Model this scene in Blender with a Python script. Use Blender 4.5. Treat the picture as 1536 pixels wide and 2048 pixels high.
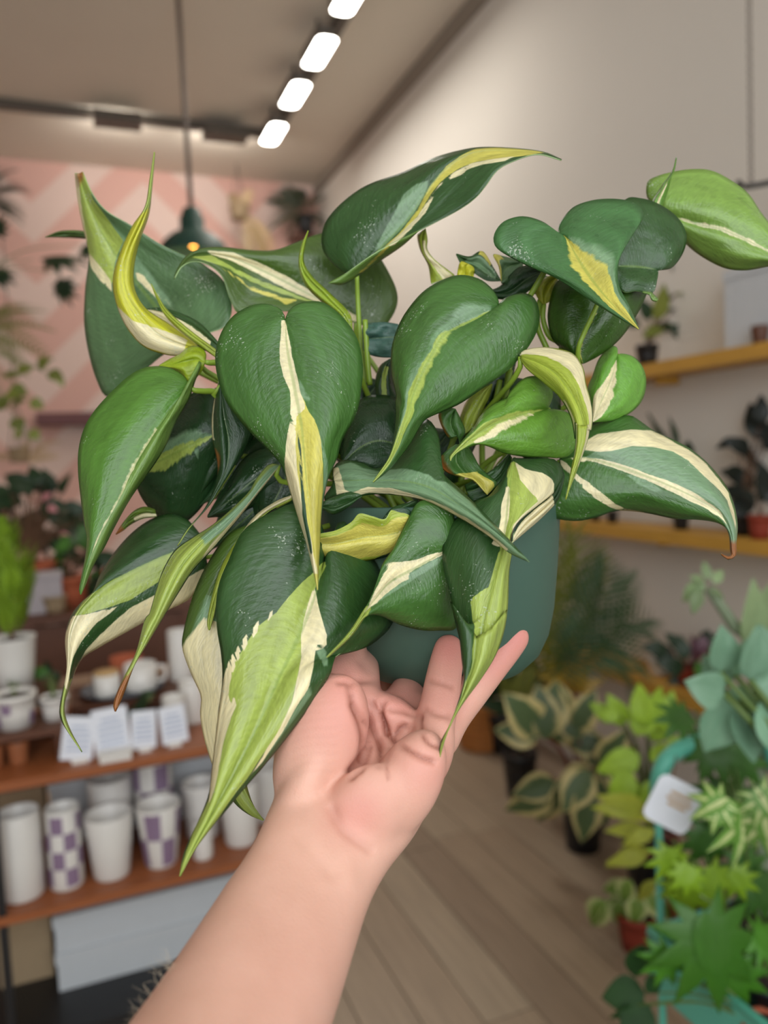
import bpy, bmesh, math, random
import numpy as np
from mathutils import Vector, Matrix

for o in list(bpy.data.objects):
    bpy.data.objects.remove(o, do_unlink=True)
SC = bpy.context.scene
COL = SC.collection
random.seed(7)

# ------------------------------------------------------------------ camera
FPX = 1540.0
CAM_Z = 1.5
def cam_axes(yaw, pitch, roll):
    y, p, r = [math.radians(a) for a in (yaw, pitch, roll)]
    f = np.array([math.sin(y)*math.cos(p), math.cos(y)*math.cos(p), math.sin(p)])
    rt = np.array([math.cos(y), -math.sin(y), 0.0]); up = np.cross(rt, f)
    return (rt*math.cos(r)+up*math.sin(r), -rt*math.sin(r)+up*math.cos(r), f)
AX = cam_axes(21.6, -4.1, -2.6)
CPOS = np.array([0.0, 0.0, CAM_Z])
cam_data = bpy.data.cameras.new('camera')
cam = bpy.data.objects.new('camera', cam_data); COL.objects.link(cam)
m = Matrix(((AX[0][0], AX[1][0], -AX[2][0], 0), (AX[0][1], AX[1][1], -AX[2][1], 0),
            (AX[0][2], AX[1][2], -AX[2][2], CAM_Z), (0, 0, 0, 1)))
cam.matrix_world = m
cam_data.sensor_fit = 'VERTICAL'; cam_data.sensor_height = 36.0
cam_data.lens = FPX/2048*36.0
cam_data.clip_start = 0.02
cam_data.dof.use_dof = True
cam_data.dof.focus_distance = 0.415
cam_data.dof.aperture_fstop = 4.9
SC.camera = cam

# ------------------------------------------------------------------ light
world = bpy.data.worlds.new('daylight'); SC.world = world
world.use_nodes = True
wb = world.node_tree.nodes['Background']
wb.inputs[0].default_value = (0.93, 0.97, 1.0, 1); wb.inputs[1].default_value = 3.3
# unseen shop window behind the camera; opening sized to make the daylight directional
WIN = (-2.4, 1.5, 1.1, 3.6)      # x0, x1, z0, z1 in the front wall
pd = bpy.data.lights.new('window_portal', 'AREA'); pd.shape = 'RECTANGLE'; pd.size = WIN[1]-WIN[0]; pd.size_y = WIN[3]-WIN[2]
pd.cycles.is_portal = True
po = bpy.data.objects.new('window_portal', pd); COL.objects.link(po)
po.location = ((WIN[0]+WIN[1])/2, -1.55, (WIN[2]+WIN[3])/2); po.rotation_euler = (math.radians(90), 0, 0)
SC.view_settings.view_transform = 'Standard'
SC.view_settings.look = 'None'
SC.view_settings.gamma = 1.0
SC.view_settings.use_curve_mapping = False
SC.view_settings.exposure = 0.2

# ------------------------------------------------------------------ helpers
def lin(c):
    return tuple(((v/255)/12.92 if v/255 <= 0.04045 else ((v/255+0.055)/1.055)**2.4) for v in c)
def lin4(c): return lin(c)+(1.0,)
def at(px, py, d):
    """world point seen at pixel (px, py) at distance d along the view axis"""
    return CPOS + d*(AX[0]*(px-768)/FPX - AX[1]*(py-1024)/FPX + AX[2])
def on(px, py, **k):
    """world point on the plane x=, y= or z= through pixel"""
    r = AX[0]*(px-768)/FPX - AX[1]*(py-1024)/FPX + AX[2]
    i = 'xyz'.index(list(k)[0]); t = (list(k.values())[0]-CPOS[i])/r[i]
    return CPOS + r*t
def to_px(V):
    v = V - CPOS; z = v@AX[2]
    return np.stack([768+FPX*(v@AX[0])/z, 1024-FPX*(v@AX[1])/z, z], -1)

WORLD = {}
def wloc(p):
    return WORLD.get(p.name, np.zeros(3)) if p is not None else np.zeros(3)
def tag(o, label=None, cat=None, group=None, kind=None):
    if label: o['label'] = label
    if cat: o['category'] = cat
    if group: o['group'] = group
    if kind: o['kind'] = kind
    return o
def empty(name, loc, label=None, cat=None, group=None, parent=None):
    o = bpy.data.objects.new(name, None); COL.objects.link(o)
    o.empty_display_size = 0.05
    if parent: o.parent = parent
    o.location = Vector(np.asarray(loc, float)-wloc(parent)); WORLD[o.name] = np.asarray(loc, float)
    return tag(o, label, cat, group)
def mesh_obj(name, V, Fc, mat, parent=None, smooth=True, attrs=None):
    V = np.asarray(V, float)
    o0 = wloc(parent)
    if parent is None:
        o0 = V.mean(0)
    me = bpy.data.meshes.new(name)
    me.from_pydata((V-o0).tolist(), [], [tuple(int(i) for i in f) for f in Fc])
    if smooth: me.polygons.foreach_set('use_smooth', [True]*len(me.polygons))
    for mm in (mat if isinstance(mat, (list, tuple)) else [mat]): me.materials.append(mm)
    if attrs:
        for k, (ty, data) in attrs.items():
            a = me.attributes.new(k, ty, 'POINT')
            a.data.foreach_set('vector' if ty == 'FLOAT_VECTOR' else ('color' if ty == 'FLOAT_COLOR' else 'value'), np.asarray(data, float).ravel())
    me.update()
    o = bpy.data.objects.new(name, me); COL.objects.link(o)
    if parent is None:
        o.location = Vector(o0); WORLD[o.name] = o0
    else:
        o.parent = parent; WORLD[o.name] = o0
    return o
def place(name, me, loc, rot, sc, parent):
    """a mesh used again: local placing under its thing"""
    o = bpy.data.objects.new(name, me); COL.objects.link(o)
    o.parent = parent; o.location = Vector(loc); o.rotation_euler = rot; o.scale = (sc, sc, sc) if not hasattr(sc, '__len__') else sc
    WORLD[o.name] = wloc(parent)
    return o

def box(c, s, rz=0.0, tilt=None):
    c = np.asarray(c, float); s = np.asarray(s, float)/2
    V = np.array([[x, y, z] for x in (-1, 1) for y in (-1, 1) for z in (-1, 1)], float)*s
    if tilt is not None: V = V@np.array(tilt.to_3x3()).T
    ca, sa = math.cos(rz), math.sin(rz)
    V = np.stack([V[:, 0]*ca-V[:, 1]*sa, V[:, 0]*sa+V[:, 1]*ca, V[:, 2]], -1)+c
    return V, [(0, 1, 3, 2), (4, 6, 7, 5), (0, 4, 5, 1), (2, 3, 7, 6), (0, 2, 6, 4), (1, 5, 7, 3)]
def merge(parts):
    V, Fc, n = [], [], 0
    for v, f in parts:
        V.append(np.asarray(v, float)); Fc += [tuple(i+n for i in q) for q in f]; n += len(v)
    return np.concatenate(V), Fc
def lathe(c, prof, n=32, caps=True):
    """prof: list of (r, z)"""
    c = np.asarray(c, float); V = []; Fc = []
    a = np.linspace(0, 2*math.pi, n, endpoint=False)
    for r, z in prof:
        V.append(np.stack([c[0]+r*np.cos(a), c[1]+r*np.sin(a), np.full(n, c[2]+z)], -1))
    V = np.concatenate(V)
    for i in range(len(prof)-1):
        for j in range(n):
            k = (j+1) % n
            Fc.append((i*n+j, i*n+k, (i+1)*n+k, (i+1)*n+j))
    if caps:
        Fc.append(tuple(range(n-1, -1, -1))); m_ = (len(prof)-1)*n
        Fc.append(tuple(range(m_, m_+n)))
    return V, Fc
def spline(P, n, dense=12, p=1.0):
    """Catmull-Rom through P, n samples by arc length (t**p)"""
    P = np.asarray(P, float)
    if len(P) == 2: D = P[0]+(P[1]-P[0])*np.linspace(0, 1, 50)[:, None]
    else:
        Q = np.vstack([2*P[0]-P[1], P, 2*P[-1]-P[-2]]); D = []
        u = np.linspace(0, 1, dense, endpoint=False)[:, None]
        for i in range(1, len(Q)-2):
            a, b, c, d = Q[i-1], Q[i], Q[i+1], Q[i+2]
            D.append(0.5*((2*b)+(-a+c)*u+(2*a-5*b+4*c-d)*u**2+(-a+3*b-3*c+d)*u**3))
        D = np.vstack(D+[P[-1:]])
    s = np.concatenate([[0], np.cumsum(np.linalg.norm(np.diff(D, axis=0), axis=1))]); s /= s[-1]
    t = np.linspace(0, 1, n)**p
    return np.stack([np.interp(t, s, D[:, k]) for k in range(D.shape[1])], -1)
def tube(P, R, n=8, seg=None, sp=True, cap=True):
    P = np.asarray(P, float)
    if np.isscalar(R): R = [R]*len(P)
    if sp and len(P) > 2:
        m_ = seg or 6*len(P); X = spline(np.hstack([P, np.asarray(R, float)[:, None]]), m_); P, R = X[:, :3], X[:, 3]
    T = np.gradient(P, axis=0); T /= np.linalg.norm(T, axis=1)[:, None]+1e-12
    ref = np.array([0, 0, 1.0]) if abs(T[0][2]) < 0.9 else np.array([1.0, 0, 0])
    u = np.cross(T[0], ref); u /= np.linalg.norm(u)
    V = []; a = np.linspace(0, 2*math.pi, n, endpoint=False)
    for i in range(len(P)):
        u = u-T[i]*(u@T[i]); u /= np.linalg.norm(u); w = np.cross(T[i], u)
        V.append(P[i]+R[i]*(np.cos(a)[:, None]*u+np.sin(a)[:, None]*w))
    V = np.concatenate(V); Fc = []
    for i in range(len(P)-1):
        for j in range(n):
            k = (j+1) % n; Fc.append((i*n+j, i*n+k, (i+1)*n+k, (i+1)*n+j))
    if cap:
        Fc.append(tuple(range(n-1, -1, -1))); b = (len(P)-1)*n; Fc.append(tuple(range(b, b+n)))
    return V, Fc

# ------------------------------------------------------------------ materials
def new_mat(name):
    mt = bpy.data.materials.new(name); mt.use_nodes = True
    nt = mt.node_tree; b = nt.nodes['Principled BSDF']
    return mt, nt, b
def N(nt, typ, **kw):
    n = nt.nodes.new(typ)
    for k, v in kw.items(): setattr(n, k, v)
    return n
def simple(name, rgb, rough=0.5, var=0.12, scale=20.0, metal=0.0, bump=0.0, stretch=None, emit=None, spec=0.5):
    """base colour with a noise variation"""
    mt, nt, b = new_mat(name)
    tc = N(nt, 'ShaderNodeTexCoord'); mp = N(nt, 'ShaderNodeMapping'); no = N(nt, 'ShaderNodeTexNoise')
    nt.links.new(tc.outputs['Object'], mp.inputs[0]); nt.links.new(mp.outputs[0], no.inputs['Vector'])
    if stretch: mp.inputs['Scale'].default_value = stretch
    no.inputs['Scale'].default_value = scale; no.inputs['Detail'].default_value = 4
    mx = N(nt, 'ShaderNodeMix', data_type='RGBA')
    l = lin(rgb)
    mx.inputs[6].default_value = tuple(v*(1-var) for v in l)+(1,)
    mx.inputs[7].default_value = tuple(min(1, v*(1+var)) for v in l)+(1,)
    nt.links.new(no.outputs['Fac'], mx.inputs[0]); nt.links.new(mx.outputs[2], b.inputs['Base Color'])
    b.inputs['Roughness'].default_value = rough; b.inputs['Metallic'].default_value = metal
    b.inputs['Specular IOR Level'].default_value = spec
    if bump:
        bp = N(nt, 'ShaderNodeBump'); bp.inputs['Strength'].default_value = bump; bp.inputs['Distance'].default_value = 0.002
        nt.links.new(no.outputs['Fac'], bp.inputs['Height']); nt.links.new(bp.outputs[0], b.inputs['Normal'])
    if emit:
        b.inputs['Emission Color'].default_value = lin4(emit[0]); b.inputs['Emission Strength'].default_value = emit[1]
    return mt

KINDS = ['u', 'p', 'l', 'y', 'c', 'd', 'b']
BAND_RGB = {'u': (108, 140, 64), 'p': (118, 150, 112), 'l': (160, 178, 82), 'y': (198, 190, 88), 'c': (226, 216, 174), 'd': (30, 66, 38), 'b': (150, 92, 40)}
def brasil_leaf_material():
    mt, nt, b = new_mat('variegated_leaf')
    L = nt.links.new
    uv = N(nt, 'ShaderNodeAttribute', attribute_name='luv')
    bc = N(nt, 'ShaderNodeAttribute', attribute_name='base')
    sep = N(nt, 'ShaderNodeSeparateXYZ'); L(uv.outputs['Vector'], sep.inputs[0])
    ab = N(nt, 'ShaderNodeMath', operation='ABSOLUTE'); L(sep.outputs[0], ab.inputs[0])
    # vein coordinate: lateral veins sweep towards the tip
    sq = N(nt, 'ShaderNodeMath', operation='POWER'); L(ab.outputs[0], sq.inputs[0]); sq.inputs[1].default_value = 1.5
    sw = N(nt, 'ShaderNodeMath', operation='MULTIPLY_ADD'); L(sq.outputs[0], sw.inputs[0]); sw.inputs[1].default_value = -0.28; L(sep.outputs[1], sw.inputs[2])
    cmb = N(nt, 'ShaderNodeCombineXYZ'); L(sw.outputs[0], cmb.inputs[0]); L(sep.outputs[2], cmb.inputs[2])
    um = N(nt, 'ShaderNodeMath', operation='MULTIPLY'); L(sep.outputs[0], um.inputs[0]); um.inputs[1].default_value = 0.12; L(um.outputs[0], cmb.inputs[1])
    # jagged edge noise
    n1 = N(nt, 'ShaderNodeTexNoise'); n1.inputs['Scale'].default_value = 16; n1.inputs['Detail'].default_value = 4; n1.inputs['Roughness'].default_value = 0.6; L(cmb.outputs[0], n1.inputs['Vector'])
    jit = N(nt, 'ShaderNodeMapRange'); L(n1.outputs['Fac'], jit.inputs[0]); jit.inputs[3].default_value = -0.10; jit.inputs[4].default_value = 0.10
    # streaks
    n2 = N(nt, 'ShaderNodeTexNoise'); n2.inputs['Scale'].default_value = 70; n2.inputs['Detail'].default_value = 3; L(cmb.outputs[0], n2.inputs['Vector'])
    n3 = N(nt, 'ShaderNodeTexNoise'); n3.inputs['Scale'].default_value = 5; n3.inputs['Detail'].default_value = 3; L(uv.outputs['Vector'], n3.inputs['Vector'])
    cur = bc.outputs['Color']
    hv = N(nt, 'ShaderNodeMapRange'); L(n3.outputs['Fac'], hv.inputs[0]); hv.inputs[1].default_value = 0.3; hv.inputs[2].default_value = 0.7; hv.inputs[3].default_value = 0.82; hv.inputs[4].default_value = 1.2
    for kd in KINDS:
        at_ = N(nt, 'ShaderNodeAttribute', attribute_name='f_'+kd)
        ad = N(nt, 'ShaderNodeMath', operation='ADD'); L(at_.outputs['Fac'], ad.inputs[0]); L(jit.outputs[0], ad.inputs[1])
        mr = N(nt, 'ShaderNodeMapRange'); L(ad.outputs[0], mr.inputs[0]); w = {'p': 0.05, 'b': 0.15}.get(kd, 0.02)
        mr.inputs[1].default_value = -w; mr.inputs[2].default_value = w
        mx = N(nt, 'ShaderNodeMix', data_type='RGBA'); L(mr.outputs[0], mx.inputs[0]); L(cur, mx.inputs[6]); mx.inputs[7].default_value = lin4(BAND_RGB[kd])
        cur = mx.outputs[2]
    sv = N(nt, 'ShaderNodeMapRange'); L(n2.outputs['Fac'], sv.inputs[0]); sv.inputs[1].default_value = 0.3; sv.inputs[2].default_value = 0.7; sv.inputs[3].default_value = 0.88; sv.inputs[4].default_value = 1.1
    ml = N(nt, 'ShaderNodeMath', operation='MULTIPLY'); L(sv.outputs[0], ml.inputs[0]); L(hv.outputs[0], ml.inputs[1])
    vm = N(nt, 'ShaderNodeVectorMath', operation='SCALE'); L(cur, vm.inputs[0]); L(ml.outputs[0], vm.inputs['Scale'])
    # the midrib: a thin line
    md = N(nt, 'ShaderNodeMapRange'); L(ab.outputs[0], md.inputs[0]); md.inputs[1].default_value = 0.012; md.inputs[2].default_value = 0.035; md.inputs[3].default_value = 0.45; md.inputs[4].default_value = 0.0
    mm = N(nt, 'ShaderNodeMix', data_type='RGBA'); L(md.outputs[0], mm.inputs[0]); L(vm.outputs[0], mm.inputs[6]); mm.inputs[7].default_value = lin4((120, 150, 60))
    # specks of dust
    tco = N(nt, 'ShaderNodeTexCoord'); ns = N(nt, 'ShaderNodeTexNoise'); ns.inputs['Scale'].default_value = 900; ns.inputs['Detail'].default_value = 1; L(tco.outputs['Object'], ns.inputs['Vector'])
    nl = N(nt, 'ShaderNodeTexNoise'); nl.inputs['Scale'].default_value = 45; L(tco.outputs['Object'], nl.inputs['Vector'])
    pr = N(nt, 'ShaderNodeMath', operation='MULTIPLY'); L(ns.outputs['Fac'], pr.inputs[0]); L(nl.outputs['Fac'], pr.inputs[1])
    sk = N(nt, 'ShaderNodeMapRange'); L(pr.outputs[0], sk.inputs[0]); sk.inputs[1].default_value = 0.42; sk.inputs[2].default_value = 0.47; sk.inputs[4].default_value = 0.7
    dm_ = N(nt, 'ShaderNodeMix', data_type='RGBA'); L(sk.outputs[0], dm_.inputs[0]); L(mm.outputs[2], dm_.inputs[6]); dm_.inputs[7].default_value = lin4((190, 200, 180))
    L(dm_.outputs[2], b.inputs['Base Color'])
    rr_ = N(nt, 'ShaderNodeMapRange'); L(n3.outputs['Fac'], rr_.inputs[0]); rr_.inputs[1].default_value = 0.3; rr_.inputs[2].default_value = 0.7; rr_.inputs[3].default_value = 0.24; rr_.inputs[4].default_value = 0.40
    L(rr_.outputs[0], b.inputs['Roughness'])
    b.inputs['Specular IOR Level'].default_value = 0.6
    # relief: veins
    bp = N(nt, 'ShaderNodeBump'); bp.inputs['Strength'].default_value = 0.35; bp.inputs['Distance'].default_value = 0.001
    ad2 = N(nt, 'ShaderNodeMath', operation='MULTIPLY_ADD'); L(n3.outputs['Fac'], ad2.inputs[0]); ad2.inputs[1].default_value = 3.0; L(n2.outputs['Fac'], ad2.inputs[2])
    L(ad2.outputs[0], bp.inputs['Height']); L(bp.outputs[0], b.inputs['Normal'])
    tr = N(nt, 'ShaderNodeBsdfTranslucent')
    tcol = N(nt, 'ShaderNodeMix', data_type='RGBA', blend_type='MULTIPLY'); tcol.inputs[0].default_value = 1.0
    L(mm.outputs[2], tcol.inputs[6]); tcol.inputs[7].default_value = (1.35, 1.3, 0.45, 1)
    L(tcol.outputs[2], tr.inputs[0])
    mxs = N(nt, 'ShaderNodeMixShader'); mxs.inputs[0].default_value = 0.2
    L(b.outputs[0], mxs.inputs[1]); L(tr.outputs[0], mxs.inputs[2])
    L(mxs.outputs[0], nt.nodes['Material Output'].inputs[0])
    return mt
M_LEAF = brasil_leaf_material()
M_RIM = simple('leaf_edge', (150, 178, 120), 0.5, 0.1)
M_STEM = simple('petiole_green', (128, 156, 48), 0.4, 0.2, 60)
M_STEMD = simple('petiole_dark_green', (74, 110, 40), 0.4, 0.2, 60)
# ------------------------------------------------------------------ the room
WX, BY, CZ, LX, FY = 2.13, 6.65, 3.9, -4.2, -1.6
def struct(name, vf, mat, label=None):
    o = mesh_obj(name, *vf, mat, smooth=False); o['kind'] = 'structure'
    if label: o['label'] = label
    return o
M_CEIL = simple('ceiling_paint', (224, 216, 202), 0.9, 0.03, 3)
M_WALL = simple('wall_paint', (224, 218, 209), 0.85, 0.03, 2)
def floor_material(i, rgb):
    return simple('floor_plank_%d' % i, rgb, 0.42, 0.28, 3.0, stretch=(22, 1.2, 22), bump=0.15)
PL_M = [floor_material(i, c) for i, c in enumerate(((164, 144, 122), (178, 158, 134), (150, 130, 110), (170, 152, 130)))]
FLOOR = struct('floor', box(((LX+WX)/2, (FY+BY)/2, -0.06), (WX-LX, BY-FY, 0.1)), simple('floor_joint', (84, 72, 62), 0.8, 0.1))
rg = random.Random(3)
x = LX; pw = 0.15
while x < WX-0.01:
    w = min(pw, WX-x); y = 0.9+rg.random()*0.6-0.9
    while y < BY-0.05:
        L_ = min(1.2, BY-0.01-y)
        V, Fc = box((x+w/2, y+L_/2, -0.0055), (w-0.004, L_-0.004, 0.011))
        mesh_obj('floor_plank', V, Fc, PL_M[rg.randrange(4)], FLOOR, smooth=False)
        y += 1.2
    x += pw
struct('ceiling', box(((LX+WX)/2, (FY+BY)/2, CZ+0.05), (WX-LX, BY-FY, 0.1)), M_CEIL)
struct('wall_right', box((WX+0.06, (FY+BY)/2, CZ/2), (0.12, BY-FY+0.24, CZ+0.2)), M_WALL)
struct('wall_left', box((LX-0.06, (FY+BY)/2, CZ/2), (0.12, BY-FY+0.24, CZ+0.2)), M_WALL)
wf = merge([box(((LX+WIN[0])/2, FY-0.06, CZ/2), (WIN[0]-LX, 0.12, CZ)), box(((WX+WIN[1])/2, FY-0.06, CZ/2), (WX-WIN[1], 0.12, CZ)),
            box(((WIN[0]+WIN[1])/2, FY-0.06, WIN[2]/2), (WIN[1]-WIN[0], 0.12, WIN[2])), box(((WIN[0]+WIN[1])/2, FY-0.06, (CZ+WIN[3])/2), (WIN[1]-WIN[0], 0.12, CZ-WIN[3]))])
struct('unseen_wall_front', wf, M_WALL)  # unseen wall, added so daylight enters only through the opening
# pink chevron wall
def pink_material():
    mt, nt, b = new_mat('pink_chevron_paint'); L = nt.links.new
    tc = N(nt, 'ShaderNodeTexCoord'); sp = N(nt, 'ShaderNodeSeparateXYZ'); L(tc.outputs['Object'], sp.inputs[0])
    # columns 0.9 m wide, stripes run down on one column and up on the next
    pp = N(nt, 'ShaderNodeMath', operation='PINGPONG'); L(sp.outputs[0], pp.inputs[0]); pp.inputs[1].default_value = 0.85
    ad = N(nt, 'ShaderNodeMath', operation='ADD'); L(pp.outputs[0], ad.inputs[0]); L(sp.outputs[2], ad.inputs[1])
    dv = N(nt, 'ShaderNodeMath', operation='DIVIDE'); L(ad.outputs[0], dv.inputs[0]); dv.inputs[1].default_value = 0.62
    fr = N(nt, 'ShaderNodeMath', operation='FRACT'); L(dv.outputs[0], fr.inputs[0])
    rp = N(nt, 'ShaderNodeValToRGB'); L(fr.outputs[0], rp.inputs[0]); rp.color_ramp.interpolation = 'CONSTANT'
    e = rp.color_ramp.elements; e[0].position = 0; e[0].color = lin4((222, 178, 166)); e[1].position = 0.5; e[1].color = lin4((230, 204, 194))
    L(rp.outputs[0], b.inputs['Base Color']); b.inputs['Roughness'].default_value = 0.85
    return mt
struct('wall_back', box(((LX+WX)/2, BY+0.06, CZ/2), (WX-LX, 0.12, CZ+0.2)), pink_material())
# ------------------------------------------------------------------ the held plant
VIEWS = {'A': (80, 280, 1536/660), 'B': (600, 280, 1536/560), 'C': (900, 300, 1536/636), 'D': (120, 680, 1536/540),
         'E': (580, 780, 1536/560), 'F': (1000, 780, 1536/536), 'G': (340, 980, 1155/440), 'H': (540, 1200, 1536/560),
         'O': (0, 0, 1.0), 'S': (0, 1240, 1419/560), 'T': (0, 600, 1170/400)}
def Q(v, *pts):
    x0, y0, s = VIEWS[v]
    return [(x0+x/s, y0+y/s) for x, y in pts]

PLANT = empty('potted_philodendron', at(890, 1345, 0.50), 'trailing philodendron with green and lime variegated heart leaves in grey-green pot held up by hand', 'potted plant')
pot_mat = simple('pot_grey_green', (60, 88, 74), 0.55, 0.10, 30, bump=0.1)
PB = at(890, 1343, 0.50)
H_ = 0.112
prof = [(0.0, 0.0), (0.030, 0.0), (0.042, 0.001), (0.052, 0.005), (0.061, 0.0135), (0.067, 0.026), (0.0705, 0.042), (0.0735, 0.07), (0.0755, 0.095), (0.0765, H_), (0.0745, H_+0.0008), (0.0725, H_-0.001), (0.0715, 0.085), (0.03, 0.083), (0.0, 0.083)]
POT_O = mesh_obj('pot', *lathe(PB, prof, 64, caps=False), pot_mat, PLANT)
soil_mat = simple('potting_soil', (52, 40, 32), 0.95, 0.5, 220, bump=0.8)
mesh_obj('soil', *lathe(PB, [(0.0715, 0.086), (0.05, 0.092), (0.03, 0.095), (0.0, 0.096)], 32, caps=False), soil_mat, POT_O)

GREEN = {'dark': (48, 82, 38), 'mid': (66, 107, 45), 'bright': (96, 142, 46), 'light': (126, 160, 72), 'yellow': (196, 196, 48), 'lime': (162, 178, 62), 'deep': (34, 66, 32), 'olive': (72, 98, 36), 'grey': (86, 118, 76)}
NL, NW = 66, 11
leaf_id = [0]
def leaf_grid(Lr, Mr, Rr, d, e, p, bulge, ripple, curl, wobble=0.0011):
    i = leaf_id[0]; rng = random.Random(100+i)
    t = np.linspace(0, 1, NL)
    l = spline(Lr, NL); m_ = spline(Mr, NL, p=p); r = spline(Rr, NL)
    dm = np.interp(t, np.linspace(0, 1, len(d)), d) if len(d) != 3 else (d[0]*(1-t)*(1-2*t)+4*d[1]*t*(1-t)+d[2]*t*(2*t-1))
    w = np.clip(np.sin(math.pi*t), 0, 1)**0.55
    ph = rng.random()*6.28; k = 9+rng.random()*6
    wob = [(rng.uniform(3, 9), rng.uniform(1.5, 4.5), rng.random()*6.28, rng.random()*6.28) for _ in range(3)]
    V = []; U = []
    for side, ed, off in ((-1, l, e[0]), (1, r, e[1])):
        off = np.interp(t, [q[0] for q in off], [q[1] for q in off]) if hasattr(off, '__len__') else off
        de = dm+off*w+ripple*w*np.sin(k*t+ph+side)
        ss = np.linspace(0, 1, NW+1)
        for s in (ss[::-1] if side < 0 else ss[1:]):
            # quadratic droop: edge offset grows with s**2, bulge lifts the middle of each half
            px = m_+(ed-m_)*s
            dd = dm+(de-dm)*(s**curl)-bulge*w*math.sin(math.pi*s)+wobble*w*math.sin(math.pi*min(1, s*1.2))*sum(np.sin(a_*t+c_)*math.sin(b_*side*s+d_) for a_, b_, c_, d_ in wob)
            V.append(np.array([at(px[j, 0], px[j, 1], dd[j]) for j in range(NL)])); U.append(np.stack([np.full(NL, side*s), t, np.full(NL, i*7.3)], -1))
    V = np.array(V); U = np.array(U)
    return V, U
def strip_faces(nc, nr, off=0):
    F_ = []
    for c in range(nc-1):
        for r in range(nr-1):
            a = off+c*nr+r; F_.append((a, a+1, a+nr+1, a+nr))
    return F_
def fields(U, bands):
    out = {}
    u = U[:, 0]; v = U[:, 1]
    for kd in KINDS: out[kd] = np.full(len(u), -1.0)
    for kd, pts in bands:
        T = [q[0] for q in pts]
        lo = np.interp(v, T, [q[1] for q in pts]); hi = np.interp(v, T, [q[2] for q in pts])
        f = np.minimum(u-lo, hi-u)
        f[(v < T[0]-1e-6) | (v > T[-1]+1e-6)] = -1
        if T[0] > 0.02: f = np.minimum(f, (v-T[0])*3.0-0.02)
        if T[-1] < 0.98: f = np.minimum(f, (T[-1]-v)*3.0-0.02)
        out[kd] = np.maximum(out[kd], f)
    return out
SOIL_C = PB+np.array([0, 0, 0.09])
def poly_field(P, poly, scale=32.0):
    """signed distance (inside positive) of points to a closed polygon"""
    A_ = np.asarray(poly, float); B_ = np.roll(A_, -1, 0); best = np.full(len(P), 1e9); ins = np.zeros(len(P), bool)
    for a, b in zip(A_, B_):
        ab = b-a; t = np.clip(((P-a)@ab)/(ab@ab+1e-9), 0, 1); best = np.minimum(best, np.linalg.norm(P-(a+t[:, None]*ab), axis=1))
        cr = (a[1] > P[:, 1]) != (b[1] > P[:, 1])
        with np.errstate(divide='ignore', invalid='ignore'):
            ins ^= cr & (P[:, 0] < (b[0]-a[0])*(P[:, 1]-a[1])/(b[1]-a[1])+a[0])
    return np.where(ins, best, -best)/scale
def leaf(Lr, Mr, Rr, d, e=(0.01, 0.01), base='mid', bands=(), p=1.35, bulge=0.0025, ripple=0.0012, curl=1.6, stem=True, flap=None, label=None, back=0.006, patches=()):
    leaf_id[0] += 1
    V, U = leaf_grid(Lr, Mr, Rr, d, e, p, bulge, ripple, curl)
    nc = V.shape[0]
    Vf = V.reshape(-1, 3); Uf = U.reshape(-1, 3); Fc = strip_faces(nc, NL)
    if flap:
        for (A_, B_, da, db, uu) in flap:
            n2 = 24; a = spline(A_, n2); b2 = spline(B_, n2); g = []; gu = []
            DA = np.interp(np.linspace(0, 1, n2), np.linspace(0, 1, len(da)), da); DB = np.interp(np.linspace(0, 1, n2), np.linspace(0, 1, len(db)), db)
            for s in np.linspace(0, 1, 6):
                q = a+(b2-a)*s; dd = DA+(DB-DA)*s-0.002*math.sin(math.pi*s)
                g.append([at(q[j, 0], q[j, 1], dd[j]) for j in range(n2)])
                gu.append(np.stack([np.full(n2, uu*(0.5+0.5*s)), np.linspace(0.1, 0.6, n2), np.full(n2, leaf_id[0]*7.3)], -1))
            off = len(Vf); Vf = np.concatenate([Vf, np.array(g).reshape(-1, 3)]); Uf = np.concatenate([Uf, np.array(gu).reshape(-1, 3)])
            Fc = Fc+strip_faces(6, n2, off)
    fl = fields(Uf, bands)
    if flap: fl['u'][NL*(2*NW+1):] = 1.0
    if patches:
        xy = to_px(Vf)[:, :2]
        for kd, pl in patches: fl[kd] = np.maximum(fl[kd], poly_field(xy, pl))
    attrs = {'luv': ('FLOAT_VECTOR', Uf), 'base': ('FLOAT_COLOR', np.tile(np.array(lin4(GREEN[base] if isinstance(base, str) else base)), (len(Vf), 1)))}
    for kd in KINDS: attrs['f_'+kd] = ('FLOAT', fl[kd])
    o = mesh_obj('leaf', Vf, Fc, [M_LEAF, M_RIM], PLANT, attrs=attrs)
    so = o.modifiers.new('thickness', 'SOLIDIFY'); so.thickness = 0.0006; so.offset = 0; so.material_offset_rim = 1
    if label: o['label'] = label
    if stem:
        a0 = at(Mr[0][0], Mr[0][1], d[0]+0.0008)
        if stem is True:
            h = SOIL_C+np.array([random.uniform(-.025, .025), random.uniform(-.02, .02), 0])
            dirn = a0-at(*spline(Mr, 20)[3], d[0]); dirn /= np.linalg.norm(dirn)+1e-9
            c1 = a0+dirn*0.003+AX[2]*back+np.array([0, 0, -0.012]); c2 = h+(a0-h)*0.45+AX[2]*0.02+np.array([0, 0, 0.01])
            pts = [a0, c1, c2, h]
        else:
            pts = [a0]+[at(*q) for q in stem]
        mesh_obj('stem', *tube(pts, np.linspace(0.0014, 0.0022, len(pts)), 8, 24), M_STEM, PLANT)
    return o

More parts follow.
